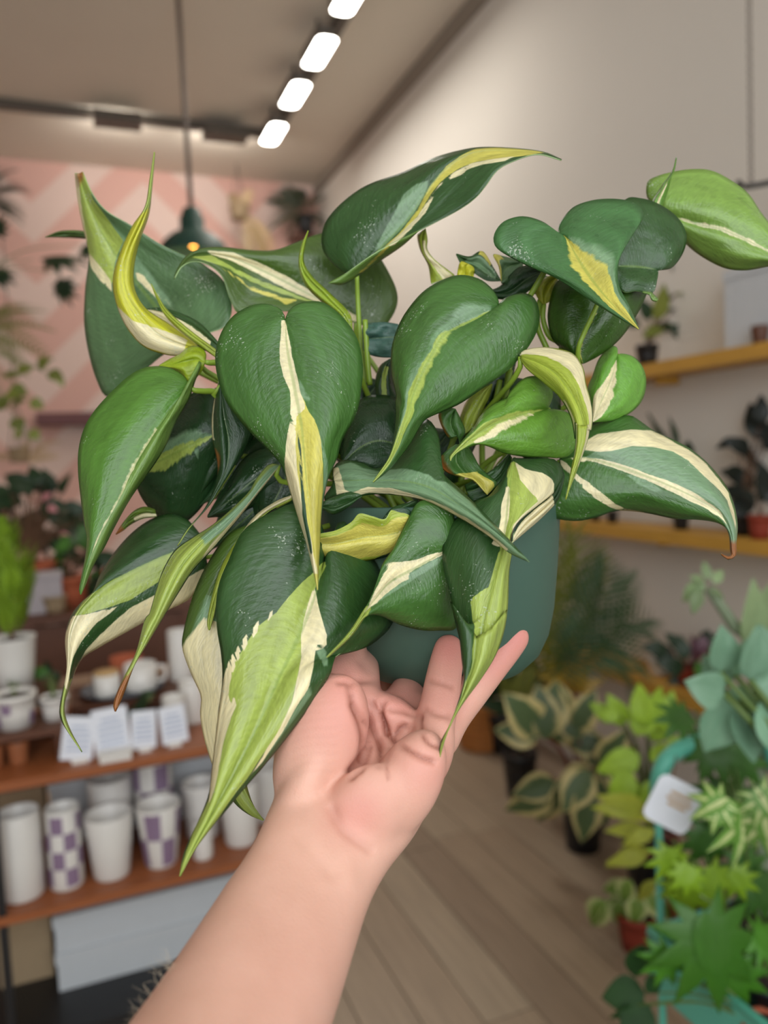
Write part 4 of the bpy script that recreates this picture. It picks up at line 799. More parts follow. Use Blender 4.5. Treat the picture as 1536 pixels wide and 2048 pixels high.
def frond(n=16, w=0.09, length=0.42, droop=0.5, up=0.15):
    b = []
    for k in range(n):
        t = (k+1)/(n+0.5); z = up*math.sin(math.pi*t)*0.6-droop*t*t
        L_ = length*math.sin(math.pi*(0.12+0.85*t))**0.7
        for s in (-1, 1):
            v, f, u = blade(w, 'lance', 0.25, 0.1, 6, 1)
            b.append((v, f, u, s*math.radians(62-25*t), (L_, L_, L_), (t, 0, z)))
    P = [(t, 0, up*math.sin(math.pi*t)*0.6-droop*t*t) for t in np.linspace(0, 1, 8)]
    v, f = tube(P, 0.008, 5, 10); b.append((v, f, np.zeros((len(v), 3)), 0, (1, 1, 1), (0, 0, 0)))
    return multi(b)
def img_dir(ang, pitch=0.0):
    a = math.radians(ang); v = AX[0]*math.cos(a)+AX[1]*math.sin(a)-AX[2]*pitch
    return v/np.linalg.norm(v)
prng = random.Random(21)
def put_leaf(parent, me, P, X, L_, tilt=None, name='leaf', up=0.5):
    X = np.asarray(X, float); X /= np.linalg.norm(X)
    Z = -AX[2]*(1-up)+np.array([0, 0, up])+np.array([prng.uniform(-.35, .35) for _ in range(3)]) if tilt is None else np.asarray(tilt, float)
    Z = Z-X*(Z@X); Z /= np.linalg.norm(Z); Y = np.cross(Z, X)
    R = Matrix((X.tolist(), Y.tolist(), Z.tolist())).transposed()
    return place(name, me, np.asarray(P)-wloc(parent), R.to_euler(), L_, parent)
def shop_plant(name, label, me, leaves, d, pot=None, group=None, stem_mat=None, stem_r=0.003, root=None, jitter=0.06, pitch=(-.2, .5), up=0.4, leafname='leaf', cat='potted plant'):
    """leaves: (px, py, direction deg, length px); pot: (px, py base, r m, h m, material[, taper])"""
    mes = me if isinstance(me, (list, tuple)) else [me]
    if pot:
        base = pot[0]
    else:
        base = np.asarray(root)
    o = empty(name, base, label, cat, group)
    top = base
    if pot:
        _, r, h, mat = pot[:4]; tp = pot[4] if len(pot) > 4 else 0.78
        po_ = mesh_obj('pot', *lathe(base, [(0, 0), (r*tp, 0), (r*(tp+1)/2, h/2), (r, h*0.86), (r*1.04, h*0.87), (r*1.04, h), (r*0.93, h), (r*0.9, h*0.88), (0, h*0.88)], 28, caps=False), mat, o)
        mesh_obj('soil', *lathe(base, [(r*0.91, h*0.885), (r*0.5, h*0.91), (0, h*0.92)], 20, caps=False), soil_mat, po_)
        top = base+np.array([0, 0, h*0.9])
    stems = []
    for q in leaves:
        px, py, ang, L_ = q[:4]; dd = d+prng.uniform(-jitter, jitter)
        P = at(px, py, dd); m_ = q[4] if len(q) > 4 else mes[prng.randrange(len(mes))]
        put_leaf(o, m_, P, img_dir(ang, prng.uniform(*pitch)), L_*dd/FPX, name=leafname, up=up)
        if stem_mat:
            mid = top+(P-top)*0.5+np.array([0, 0, 0.12*np.linalg.norm(P-top)])
            mesh_obj('stem', *tube([top, mid, P], [stem_r, stem_r*0.9, stem_r*0.6], 6, 10), stem_mat, o)
    return o
def scatter(cx, cy, rx, ry, n, L0, L1, seed, out=0.75, bias=0):
    g = random.Random(seed); r = []
    for k in range(n):
        a = 2*math.pi*k/n+g.uniform(-.3, .3); q = math.sqrt(g.uniform(.05, 1))
        x = cx+rx*q*math.cos(a)*0.75; y = cy+ry*q*math.sin(a)*0.75
        r.append((x, y, -math.degrees(a)*out+g.uniform(-35, 35)+bias, g.uniform(L0, L1)))
    return r
G_DARK = gleaf('dark_green_foliage', (30, 52, 28)); G_MID = gleaf('green_foliage', (62, 104, 38)); G_LIME = gleaf('lime_foliage', (140, 172, 52)); G_OLIVE = gleaf('olive_foliage', (104, 112, 46))
G_BRIGHT = gleaf('bright_green_foliage', (62, 112, 26)); G_BLUE = gleaf('blue_green_foliage', (112, 158, 124), (150, 190, 160)); G_GOLD = gleaf('golden_foliage', (168, 146, 108)); G_YELL = gleaf('yellow_green_foliage', (164, 172, 62))
G_VAR = gleaf('cream_edged_foliage', (84, 104, 66), (204, 190, 130), 'edge'); G_VFAT = gleaf('cream_veined_foliage', (110, 156, 64), (204, 214, 146), 'centre'); G_PURP = gleaf('purple_foliage', (96, 60, 78), (150, 110, 128)); G_PINK = gleaf('pink_petals', (206, 136, 140))
G_BLACK = gleaf('near_black_foliage', (22, 30, 24)); G_PALE = gleaf('pale_variegated_foliage', (120, 150, 66), (196, 204, 140), 'edge'); G_PALM = gleaf('palm_foliage', (46, 78, 40)); G_SAGE = gleaf('sage_foliage', (120, 140, 100)); G_CYP = gleaf('cypress_foliage', (116, 146, 36))
OV = lambda nm, mt, w=0.3, dr=0.25: leaf_data(nm, blade(w, 'ovate', dr), mt)
M_BLACKPOT = simple('black_plastic', (22, 23, 26), 0.45, 0.1); M_TERRA = simple('terracotta', (176, 92, 60), 0.8, 0.15, bump=0.2); M_RED = simple('red_terracotta', (140, 52, 34), 0.7, 0.12); M_WHITE = simple('white_ceramic', (226, 222, 216), 0.35, 0.02)
M_MAUVE = simple('mauve_glaze', (138, 116, 142), 0.4, 0.08); M_WOOD = simple('walnut_board', (150, 86, 48), 0.45, 0.3, 4, stretch=(2, 18, 18)); M_WOODD = simple('dark_walnut', (92, 54, 34), 0.5, 0.25, 5, stretch=(2, 16, 16)); M_BLACK = simple('black_steel', (26, 26, 28), 0.4, 0.05)
M_PLY = simple('golden_pine', (196, 148, 62), 0.5, 0.2, 5, stretch=(20, 2, 20)); M_TEAL = simple('teal_powder_coat', (96, 186, 164), 0.4, 0.06); M_CARD = simple('white_card', (226, 228, 236), 0.7, 0.03); M_GREY = simple('pale_grey_board', (198, 202, 206), 0.6, 0.03); M_TAN = simple('tan_cardboard', (164, 142, 112), 0.8, 0.08)
M_DKGREEN = simple('dark_green_enamel', (26, 62, 52), 0.55, 0.05); M_CORD = simple('grey_cord', (112, 100, 92), 0.7, 0.05); M_TRACK = simple('track_metal', (92, 84, 76), 0.5, 0.04)
M_LAMP = simple('lamp_glow', (255, 250, 240), 0.5, 0.0, emit=((255, 250, 240), 14)); M_BULB = simple('warm_bulb', (255, 190, 90), 0.5, 0.0, emit=((255, 170, 60), 6))
STEM_G = simple('plant_stem_green', (92, 116, 54), 0.5, 0.15); STEM_B = simple('plant_stem_brown', (96, 66, 44), 0.7, 0.2); STEM_R = simple('plant_stem_red', (128, 56, 44), 0.5, 0.15)

# ------------------------------------------------------------------ ceiling track and lamps
TX = 1.5; TZ = CZ-0.03
struct('trim_1', box((TX, 2.7, TZ), (0.05, 5.9, 0.06)), M_TRACK, 'grey lighting track running towards the back wall')
struct('trim_2', box((-0.55, 5.63, TZ), (4.05, 0.05, 0.06)), M_TRACK, 'grey lighting track running across the ceiling')
struct('trim_3', box((WX-0.015, (FY+BY)/2, CZ-0.045), (0.03, BY-FY, 0.09)), simple('cove_paint', (150, 140, 128), 0.8, 0.03), 'cove strip between ceiling and right wall')
def rounded_panel(w, l, z, r=0.35, n=6):
    P = []
    for cx, cy, a0 in ((1, 1, 0), (-1, 1, 90), (-1, -1, 180), (1, -1, 270)):
        rr = r*w
        for k in range(n+1):
            a = math.radians(a0+90*k/n); P.append((cx*(w/2-rr)+rr*math.cos(a), cy*(l/2-rr)+rr*math.sin(a), z))
    return np.array(P)
def track_lamp(px, py, label, rot=0.0, light=True):
    c = on(px, py, z=CZ-0.17)
    o = empty('track_light', c, label, 'ceiling lamp', 'lamps on the lighting track')
    a = rounded_panel(0.11, 0.34, 0.0); b_ = rounded_panel(0.13, 0.36, 0.05); n = len(a)
    R = np.array([[math.cos(rot), -math.sin(rot), 0], [math.sin(rot), math.cos(rot), 0], [0, 0, 1]])
    V = np.vstack([a, b_])@R.T+c; Fc = [(i, (i+1) % n, n+(i+1) % n, n+i) for i in range(n)]+[tuple(range(n, 2*n))]
    hs_ = mesh_obj('housing', V, Fc, M_TRACK, o, smooth=False)
    mesh_obj('lens', (rounded_panel(0.11, 0.34, -0.002))@R.T+c, [tuple(range(n-1, -1, -1))], M_LAMP, hs_, smooth=False)
    mesh_obj('stem', *tube([c+np.array([0, 0, 0.045]), np.array([c[0], c[1], CZ-0.001])], 0.012, 8, sp=False), M_TRACK, o)
    if light:
        ld = bpy.data.lights.new('track_light_beam', 'AREA'); ld.shape = 'RECTANGLE'; ld.size = 0.16; ld.size_y = 0.28; ld.energy = 4.5; ld.color = (1.0, 0.95, 0.87)
        lo = bpy.data.objects.new('light_beam', ld); COL.objects.link(lo); lo.parent = o; lo.location = (0, 0, -0.006); lo.rotation_euler = (0, 0, rot)
    return o
for (px, py), lb in zip(((702, -10), (639, 105), (590, 190), (547, 268)), ('lit lamp on the ceiling track, cut by the top edge of the picture', 'second lit lamp down the ceiling track from the top edge', 'third lit lamp down the ceiling track, between two others', 'lit lamp at the far corner of the ceiling track')):
    track_lamp(px, py, lb)
for px, py, lb in ((235, 240, 'dim lamp with a soft glow on the crosswise ceiling track'), (450, 268, 'dim lamp on the crosswise track beside the pendant cord')):
    c = on(px, py, z=CZ-0.10); o = empty('wall_washer', c, lb, 'ceiling lamp')
    hs_ = mesh_obj('housing', *box(c, (0.30, 0.14, 0.07)), M_TRACK, o, smooth=False)
    mesh_obj('lens', *box(c+np.array([0, 0.075, -0.01]), (0.26, 0.012, 0.04)), M_LAMP, hs_, smooth=False)
    ld = bpy.data.lights.new('washer_beam', 'AREA'); ld.shape = 'RECTANGLE'; ld.size = 0.25; ld.size_y = 0.06; ld.energy = 2.5; ld.color = (1, 0.94, 0.86)
    lo = bpy.data.objects.new('light_beam', ld); COL.objects.link(lo); lo.parent = o; lo.location = (0, 0.085, -0.01); lo.rotation_euler = (math.radians(100), 0, 0)

# pendant lamp
c = at(388, 512, 4.0)
o = empty('pendant_lamp', c, 'dark green metal pendant lamp on a long grey cord before the pink wall', 'pendant lamp')
mesh_obj('shade', *lathe(c, [(0.185, 0.0), (0.175, 0.03), (0.15, 0.07), (0.11, 0.105), (0.07, 0.125), (0.062, 0.135), (0.062, 0.19), (0.05, 0.21), (0.045, 0.235), (0.018, 0.25)], 36, caps=False), M_DKGREEN, o)
mesh_obj('bulb', *ball(c+np.array([0, 0, 0.075]), 0.03, n=10), M_BULB, o)
mesh_obj('cord', *tube([c+np.array([0, 0, 0.24]), np.array([c[0], c[1], CZ])], 0.013, 8, sp=False), M_CORD, o)
ld = bpy.data.lights.new('pendant_bulb', 'POINT'); ld.energy = 1.5; ld.color = (1, 0.7, 0.4); ld.shadow_soft_size = 0.04
lo = bpy.data.objects.new('light_bulb', ld); COL.objects.link(lo); lo.parent = o; lo.location = (0, 0, 0.02)

# ------------------------------------------------------------------ display table on the left
T0, T1, YF, YB = -0.62, 0.50, 1.98, 2.55
o = empty('display_shelf', ((T0+T1)/2, YF, 0), 'low display table of three tiers with walnut boards and black steel legs', 'shelf')
TABLE = o
mesh_obj('top_board', *box(((T0+T1)/2, (YF+YB)/2, 0.7645), (T1-T0, YB-YF, 0.022)), M_WOOD, o, smooth=False)
mesh_obj('middle_board', *box(((T0+T1)/2, (YF+YB)/2, 0.441), (T1-T0, YB-YF, 0.022)), M_WOOD, o, smooth=False)
mesh_obj('bottom_board', *box(((T0+T1)/2, (YF+YB)/2, 0.115), (T1-T0, YB-YF, 0.03)), M_BLACK, o, smooth=False)
for xx in (-0.235, T1-0.02):
    for yy in (YF+0.012, YB-0.012):
        mesh_obj('leg', *box((xx, yy, 0.377), (0.018, 0.018, 0.7535)), M_BLACK, o, smooth=False)
for zz in (0.7475, 0.424):
    mesh_obj('rail', *box(((T0+T1)/2, YF+0.03, zz), (T1-T0, 0.012, 0.012)), M_BLACK, o, smooth=False)
# white drawer boxes and cardboard on the lower boards
def carton(name, c, s, mat, label, cat, group=None, lid=0.0, sp=None):
    o = empty(name, (c[0], c[1], c[2]-s[2]/2), label, cat, group)
    mesh_obj('body', *box(c, s), mat, o, smooth=False)
    if lid:
        mesh_obj('lid', *box((c[0], c[1]-0.003, c[2]+s[2]/2-lid/2+0.001), (s[0]+0.008, s[1]+0.008, lid)), mat, o, smooth=False)
    return o
for k, (z0, hh, lb) in enumerate(((0.1302, 0.105, 'wide pale grey flat box at the bottom, lower of two'), (0.2355, 0.100, 'wide pale grey flat box at the bottom, upper of two'))):
    carton('storage_box', (0.175+0.0*k, 2.29, z0+hh/2), (0.62, 0.30, hh-0.0005), M_GREY, lb, 'box', 'grey storage boxes', lid=0.03)
for k, (z0, hh, lb) in enumerate(((0.4522, 0.10, 'pale grey flat box behind the vases, lower of two'), (0.5525, 0.085, 'pale grey flat box behind the vases, upper of two'))):
    carton('storage_box', (0.17, 2.42, z0+hh/2), (0.60, 0.22, hh-0.0005), M_GREY, lb, 'box', 'grey storage boxes', lid=0.03)
carton('cardboard_box', (-0.215, 2.34, 0.1302+0.11), (0.13, 0.24, 0.2195), M_TAN, 'tan cardboard box on the black bottom board', 'box', lid=0.05)
carton('cardboard_box', (-0.23, 2.44, 0.4522+0.10), (0.16, 0.16, 0.1995), M_TAN, 'tan box behind the tall white vase', 'box', lid=0.04)
# vases
def vase(px, r0, r1, h, label, checks=0, name='vase', y=2.07, z=0.4522, cat='vase', group='white vases on the middle board', mat=None):
    P = on(px, 1790, y=y); P = np.array([P[0], y, z])
    o = empty(name, P, label, cat, group)
    bd_ = mesh_obj('body', *lathe(P, [(0, 0), (r0*0.93, 0), (r0, 0.006), ((r0+r1)/2, h/2), (r1, h-0.004), (r1*0.97, h), (r1*0.92, h-0.003), (r0*0.9, 0.012), (0, 0.012)], 36, caps=False), mat or M_WHITE, o)
    if checks:                                    # mauve glazed squares around it
        nr = checks; ns = 8
        for i in range(nr):
            for j in range(ns):
                if (i+j) % 2: continue
                a0 = 2*math.pi*j/ns; V = []
                for zz in (h*(0.06+0.88*i/nr), h*(0.06+0.88*(i+1)/nr)):
                    rr = r0+(r1-r0)*zz/h+0.0007
                    for k in range(5): a = a0+2*math.pi/ns*k/4; V.append(P+np.array([rr*math.cos(a), rr*math.sin(a), zz]))
                mesh_obj('check_square', V, [(k, k+1, 6+k, 5+k) for k in range(4)], M_MAUVE, bd_)
    return o
vase(48, 0.050, 0.050, 0.215, 'plain white cylinder vase, leftmost on the middle board')
vase(137, 0.041, 0.041, 0.205, 'tall white cylinder vase with mauve checks', 4)
vase(228, 0.045, 0.060, 0.165, 'plain white tapered planter between two checked ones', name='planter')
vase(328, 0.040, 0.058, 0.165, 'white tapered planter with mauve checks', 2, name='planter')
vase(322, 0.048, 0.054, 0.24, 'taller checked planter standing behind the tapered one', 3, y=2.215, name='planter')
vase(235, 0.052, 0.060, 0.20, 'plain white planter behind the tapered white one', y=2.23, name='planter')
vase(412, 0.026, 0.026, 0.085, 'small white cup with brown checks in front of the planters', 0, y=2.05, name='cup', cat='cup')
vase(415, 0.045, 0.052, 0.155, 'white planter behind the small cup', 0, y=2.18, name='planter')
vase(490, 0.045, 0.055, 0.175, 'white tapered planter next to the forearm', 0, y=2.09, name='planter')
vase(545, 0.05, 0.055, 0.16, 'white planter at the end of the middle board', 0, y=2.2, name='planter')
# risers and things on top
def riser(x0, x1, y0, y1, z0, z1, label):
    o = empty('wooden_riser', ((x0+x1)/2, (y0+y1)/2, z0), label, 'display riser')
    mesh_obj('top', *box(((x0+x1)/2, (y0+y1)/2, z1-0.008), (x1-x0, y1-y0, 0.016)), M_WOODD, o, smooth=False)
    for xx in (x0+0.01, x1-0.01): mesh_obj('side', *box((xx, (y0+y1)/2, (z0+z1-0.016)/2), (0.016, y1-y0-0.01, z1-0.016-z0)), M_WOODD, o, smooth=False)
    return o
ZT = 0.7756
riser(-0.42, -0.075, 2.06, 2.22, ZT, 0.862, 'dark wooden riser carrying the checked pots')
riser(-0.06, 0.30, 2.28, 2.50, ZT, 0.845, 'dark wooden riser under the grey tray')
riser(-0.42, -0.09, 2.24, 2.50, ZT, 0.90, 'tall dark wooden riser under the conifer')
for px, lb in ((10, 'copper tumbler under the riser, left one'), (60, 'copper tumbler under the riser, right one')):
    P = on(px, 1560, z=ZT); vase(px, 0.022, 0.026, 0.06, lb, y=2.10, z=ZT, name='tumbler', cat='tumbler', group='copper tumblers', mat=simple('copper_glaze', (150, 92, 60), 0.3, 0.1))
# tray with cups
c = np.array([0.085, 2.37, 0.8452])
o = empty('round_tray', c, 'round slate-grey tray on the riser', 'tray')
mesh_obj('plate', *lathe(c, [(0, 0), (0.10, 0), (0.118, 0.012), (0.12, 0.014), (0.113, 0.013), (0.098, 0.004), (0, 0.004)], 36, caps=False), simple('slate_grey', (86, 94, 104), 0.5, 0.08), o)
for dx, dy, r, h, lb in ((-0.045, -0.03, 0.036, 0.062, 'white candle jar with a tan lid on the grey tray'), (0.05, -0.015, 0.046, 0.075, 'wide white cup on the grey tray')):
    P = c+np.array([dx, dy, 0.0042]); o = empty('candle_jar' if r < .04 else 'cup', P, lb, 'cup')
    mesh_obj('body', *lathe(P, [(0, 0), (r*0.95, 0), (r, 0.005), (r, h), (r*0.9, h), (r*0.88, 0.01), (0, 0.01)], 28, caps=False), M_WHITE, o)
    if r < .04: mesh_obj('lid', *lathe(P, [(r*0.98, h), (r*0.98, h+0.008), (0, h+0.009)], 28, caps=False), simple('cork', (196, 160, 110), 0.8, 0.15), o)
    else: mesh_obj('handle', *tube([P+np.array([r*0.97, 0, h*0.8]), P+np.array([r*1.5, 0, h*0.75]), P+np.array([r*1.5, 0, h*0.3]), P+np.array([r*0.97, 0, h*0.2])], 0.005, 8, 16), M_WHITE, o)
# printed cards on little stands
M_INK = simple('pale_blue_print', (172, 182, 204), 0.7, 0.1)
for k, (px, py, w, h_, a, lb) in enumerate(((160, 1535, 0.075, 0.105, 0.18, 'leftmost white printed card leaning on the walnut top'), (228, 1528, 0.085, 0.115, -0.05, 'white printed card behind the small white block'), (292, 1508, 0.062, 0.095, 0.06, 'third white printed card from the left'), (352, 1498, 0.066, 0.095, -0.06, 'rightmost white printed card beside the white jar'))):
    P = on(px, py, z=ZT); P = np.array([P[0], max(P[1], 2.02), ZT]); tl = Matrix.Rotation(-0.16, 3, 'X')@Matrix.Rotation(a, 3, 'Y')
    o = empty('printed_card', P, lb, 'card', 'printed cards on the table')
    c = P+np.array([0, 0.012, h_/2+0.008])
    sh_ = mesh_obj('sheet', *box(c, (w, 0.002, h_), 0, tl), M_CARD, o, smooth=False)
    for j in range(5):
        off = np.array(tl@Vector((0, -0.0017, h_*(0.26-0.13*j)))); mesh_obj('text_line', *box(c+off, (w*(0.7 if j else 0.5), 0.0006, h_*0.045), 0, tl), M_INK, sh_, smooth=False)
    mesh_obj('foot', *box(P+np.array([0, 0.014, 0.006]), (w*0.5, 0.03, 0.012)), M_WHITE, o, smooth=False)
carton('card_holder', (on(232, 1530, y=2.0)[0], 2.0+0.0, ZT+0.012), (0.075, 0.022, 0.024), M_WHITE, 'small white block in front of the cards', 'card holder', lid=0.004)
vase(372, 0.034, 0.030, 0.10, 'rounded white jar behind the rightmost card', y=2.14, z=ZT, name='jar', cat='jar', group='jars on the table top')
vase(410, 0.034, 0.036, 0.115, 'white jar at the right behind the hanging leaf', y=2.2, z=ZT, name='jar', cat='jar', group='jars on the table top')
vase(392, 0.036, 0.036, 0.22, 'tall white vase behind the hanging leaves', y=2.42, z=ZT, name='vase', cat='vase', group='jars on the table top')
# small potted plants on the riser
def on_riser(px, y, z): return np.array([on(px, 1400, y=y)[0], y, z])
lmS = OV('sprout_leaf', G_MID, 0.35); lmD = OV('dark_leaf', G_DARK, 0.3); lmB = OV('bright_leaf', G_BRIGHT, 0.34); lmK = OV('black_leaf', G_BLACK, 0.28); lmP = OV('purple_leaf', G_PURP, 0.34)
o = shop_plant('potted_sprouts', 'small green sprouts in a white pot with mauve checks', lmS, scatter(28, 1392, 36, 10, 14, 18, 28, 1, bias=0), 2.2, (on_riser(28, 2.13, 0.8622), 0.052, 0.085, M_WHITE), stem_mat=STEM_G, stem_r=0.0015)
for j in range(6):
    if j % 2 == 0:
        for zz in (0, 1):
            a0 = math.radians(200+60*j+zz*35); V = []
            for z_ in (0.008+0.034*zz, 0.042+0.03*zz):
                rr = 0.052*(0.78+0.22*z_/0.085)+0.0012
                for k in range(5): a = a0+0.5*k/4; V.append(np.array(on_riser(28, 2.13, 0.8622))+np.array([rr*math.cos(a), rr*math.sin(a), z_]))
            mesh_obj('check_square', V, [(k, k+1, 6+k, 5+k) for k in range(4)], M_MAUVE, o)
shop_plant('potted_herb', 'small leafy plant in a little white pot beside the checked pot', [lmS, lmD], scatter(98, 1372, 30, 40, 16, 20, 34, 2), 2.2, (on_riser(108, 2.14, 0.8622), 0.034, 0.06, M_WHITE), stem_mat=STEM_G, stem_r=0.0015)
shop_plant('cut_sprig', 'dark green sprig laid over the cards', lmD, [(300, 1395, 215, 50), (290, 1405, 240, 40), (280, 1420, 200, 36), (310, 1390, 160, 30)], 2.13, None, root=on(300, 1400, y=2.13), cat='sprig', stem_mat=STEM_G, stem_r=0.0015, jitter=0.02)
# conifer in a white pot
P = on_riser(34, 2.34, 0.9002)
o = empty('potted_conifer', P, 'bright green cone-shaped conifer in a tall white pot', 'potted plant')
mesh_obj('pot', *lathe(P, [(0, 0), (0.046, 0), (0.052, 0.07), (0.060, 0.145), (0.062, 0.15), (0.056, 0.148), (0.054, 0.135), (0, 0.135)], 32, caps=False), M_WHITE, o)
mesh_obj('soil', *lathe(P, [(0.055, 0.136), (0.03, 0.142), (0, 0.143)], 20, caps=False), soil_mat, o)
mesh_obj('trunk', *tube([P+np.array([0, 0, .13]), P+np.array([0, 0, .3]), P+np.array([0, 0, .46])], [0.007, 0.005, 0.002], 8), STEM_B, o)
spray = leaf_data('spray', frond(7, 0.14, 0.36, 0.0, 0.1), G_CYP)
g = random.Random(5)
for k in range(170):
    t = g.random(); a = g.uniform(0, 6.283); rr = 0.070*(math.sin(math.pi*min(1, (t*0.88+0.12)))**0.8)*(1-0.45*t)
    p0 = P+np.array([rr*0.45*math.cos(a), rr*0.45*math.sin(a), 0.155+t*0.32])
    dr = np.array([math.cos(a)*0.5, math.sin(a)*0.5, 0.9])
    put_leaf(o, spray, p0, dr, (rr*1.5+0.016)*g.uniform(.6, 1.25), tilt=(math.cos(a), math.sin(a), 0.1), name='spray')
# ------------------------------------------------------------------ plants before the pink wall
lmH = leaf_data('lobed_leaf', palmate(7, 0.17, 200), G_DARK); lmFg = leaf_data('golden_frond', frond(14, 0.1, 0.34, 0.45), G_GOLD); lmFd = leaf_data('dark_frond', frond(14, 0.08, 0.4, 0.5), G_DARK); lmIv = leaf_data('ivy_leaf', blade(0.45, 'ovate', 0.15), G_OLIVE)
lmPk = OV('petal', G_PINK, 0.34); lmFern = leaf_data('fern_frond', frond(16, 0.1, 0.26, 0.5), G_OLIVE)
def hanging(name, label, px, py, d, r, mat, me, leaves, **k):
    """a pot hung from the ceiling by a cord"""
    base = at(px, py, d)
    o = shop_plant(name, label, me, leaves, d, (base, r, r*1.4, mat), **k)
    top = base+np.array([0, 0, r*1.4])
    for a in (0.5, 2.6, 4.7): mesh_obj('hanger', *tube([top+np.array([r*math.cos(a), r*math.sin(a), 0]), top+np.array([0, 0, 0.3])], 0.003, 6, sp=False), M_CORD, o)
    mesh_obj('cord', *tube([top+np.array([0, 0, 0.3]), np.array([top[0], top[1], CZ])], 0.004, 6, sp=False), M_CORD, o)
    return o
hanging('hanging_palm', 'dark spiky hanging plant cut by the left picture edge below the ceiling', -60, 440, 4.6, 0.11, M_BLACKPOT, lmFd, [(-40, 395, 20, 85), (-40, 390, 50, 80), (-40, 400, -10, 80), (-40, 405, 35, 90), (-40, 400, 0, 75)], stem_mat=STEM_G)
hanging('hanging_monstera', 'hanging plant with large dark lobed leaves before the pink wall', -70, 640, 3.9, 0.12, M_BLACKPOT, lmH, [(66, 520, 5, 115), (115, 545, -75, 75), (160, 490, -30, 60), (-30, 540, -20, 70), (-10, 480, 60, 60)], stem_mat=STEM_G)
hanging('hanging_fern', 'golden-green fern hanging before the pink wall at left', -80, 700, 3.6, 0.1, M_TERRA, lmFern, [(-30, 655, 12, 130), (-30, 650, 30, 110), (-30, 660, -12, 130), (-30, 670, -30, 100), (-20, 640, 50, 70)], stem_mat=STEM_G)
hanging('hanging_ivy', 'trailing olive ivy hanging at left below the fern', -60, 770, 3.2, 0.09, M_WHITE, lmIv, [(5, 750, 0, 34), (32, 745, 20, 36), (75, 735, 30, 34), (95, 745, -20, 34), (20, 775, -20, 36), (40, 785, 200, 34), (60, 800, -30, 30), (10, 810, 180, 30), (30, 835, -60, 34), (22, 810, 20, 34), (60, 860, -45, 28), (5, 790, -90, 30), (110, 755, -40, 26), (45, 865, 200, 22)], stem_mat=STEM_G, stem_r=0.0015)
hanging('hanging_golden_plant', 'pale golden plant hanging high near the left corner of the pink wall', 130, 395, 6.2, 0.08, M_TAN, lmFg, [(120, 385, 100, 60), (120, 385, 150, 55), (125, 385, 60, 60), (125, 392, 10, 50), (120, 392, -150, 45), (125, 390, 200, 50)], stem_mat=STEM_G)
hanging('hanging_golden_plant', 'pale golden plant hanging right of the pendant lamp', 480, 440, 6.2, 0.08, M_TAN, lmFg, [(478, 425, 110, 50), (490, 430, -50, 100), (480, 425, 60, 50), (498, 440, -75, 120)], stem_mat=STEM_G)
hanging('hanging_dry_fern', 'small dull olive fern before the lower pink wall', 40, 925, 4.4, 0.06, M_TAN, lmFg, [(50, 920, 15, 60), (40, 915, 70, 40), (60, 912, 45, 60), (30, 920, 160, 50)], stem_mat=STEM_G)
# dark palm in the far corner on a wall bracket
c = on(612, 470, y=BY-0.2)
o = shop_plant('corner_palm', 'dark potted palm on a bracket in the far corner of the room', lmFd, [(608, 420, 100, 60), (605, 420, 150, 75), (605, 425, 195, 70), (612, 420, 50, 45), (608, 425, 225, 60), (612, 428, -20, 40), (606, 420, 125, 60)], float((c-CPOS)@AX[2]), (c, 0.07, 0.16, M_BLACKPOT), stem_mat=STEM_B, stem_r=0.008)
mesh_obj('bracket', *box(c+np.array([0, 0.08, -0.012]), (0.22, 0.24, 0.022)), M_WOODD, o, smooth=False)
# small dark mauve wall shelf
c = on(150, 838, y=BY-0.12)
o = empty('wall_shelf', c, 'small dark mauve floating shelf on the pink wall', 'shelf')
mesh_obj('board', *box(c, (0.55, 0.23, 0.09)), simple('mauve_paint', (110, 72, 74), 0.7, 0.08), o, smooth=False)
mesh_obj('bracket', *box(c+np.array([0.1, 0.06, -0.08]), (0.03, 0.11, 0.07)), M_BLACK, o, smooth=False)
# plant bench behind the table
o = empty('plant_bench', (-0.35, 3.2, 0), 'dark wooden bench with plants behind the display table', 'bench')
mesh_obj('top', *box((-0.35, 3.2, 0.98), (1.5, 0.55, 0.03)), M_WOODD, o, smooth=False)
for xx in (-1.05, 0.35):
    for yy in (2.96, 3.44): mesh_obj('leg', *box((xx, yy, 0.4825), (0.05, 0.05, 0.965)), M_WOODD, o, smooth=False)
mesh_obj('apron', *box((-0.35, 2.96, 0.86), (1.38, 0.02, 0.19)), M_WOODD, o, smooth=False)
ZB = 0.9952
def bench(px, y): return np.array([on(px, 1200, y=y)[0], y, ZB])
shop_plant('flowering_plant', 'dark leafy plant with pink blossoms on the bench', lmD, scatter(60, 1010, 100, 62, 40, 36, 60, 31)+scatter(110, 1050, 95, 40, 26, 30, 50, 32)+[(x, y, a, 24, lmPk) for x, y, a in ((15, 1005, 60), (22, 1012, 150), (10, 1015, -90), (85, 1000, 40), (92, 1005, 170), (80, 1012, -60), (95, 1014, -20), (112, 1060, 60), (120, 1066, -30))], 3.25, (bench(60, 3.25), 0.10, 0.16, M_TERRA), stem_mat=STEM_B, stem_r=0.003, jitter=0.12)
carton('slatted_lantern', (on(83, 1090, y=3.05)[0], 3.05, ZB+0.07), (0.115, 0.10, 0.14), simple('lilac_grey', (176, 168, 172), 0.7, 0.05), 'small lilac-grey ribbed box among the dark leaves', 'box', lid=0.02)
shop_plant('leafy_plant', 'dark glossy plant in a terracotta pot, left of the hanging leaves', [lmD, lmS], scatter(150, 1150, 70, 90, 46, 34, 56, 41), 3.1, (bench(140, 3.12), 0.07, 0.11, M_TERRA), stem_mat=STEM_B, stem_r=0.002, jitter=0.12)
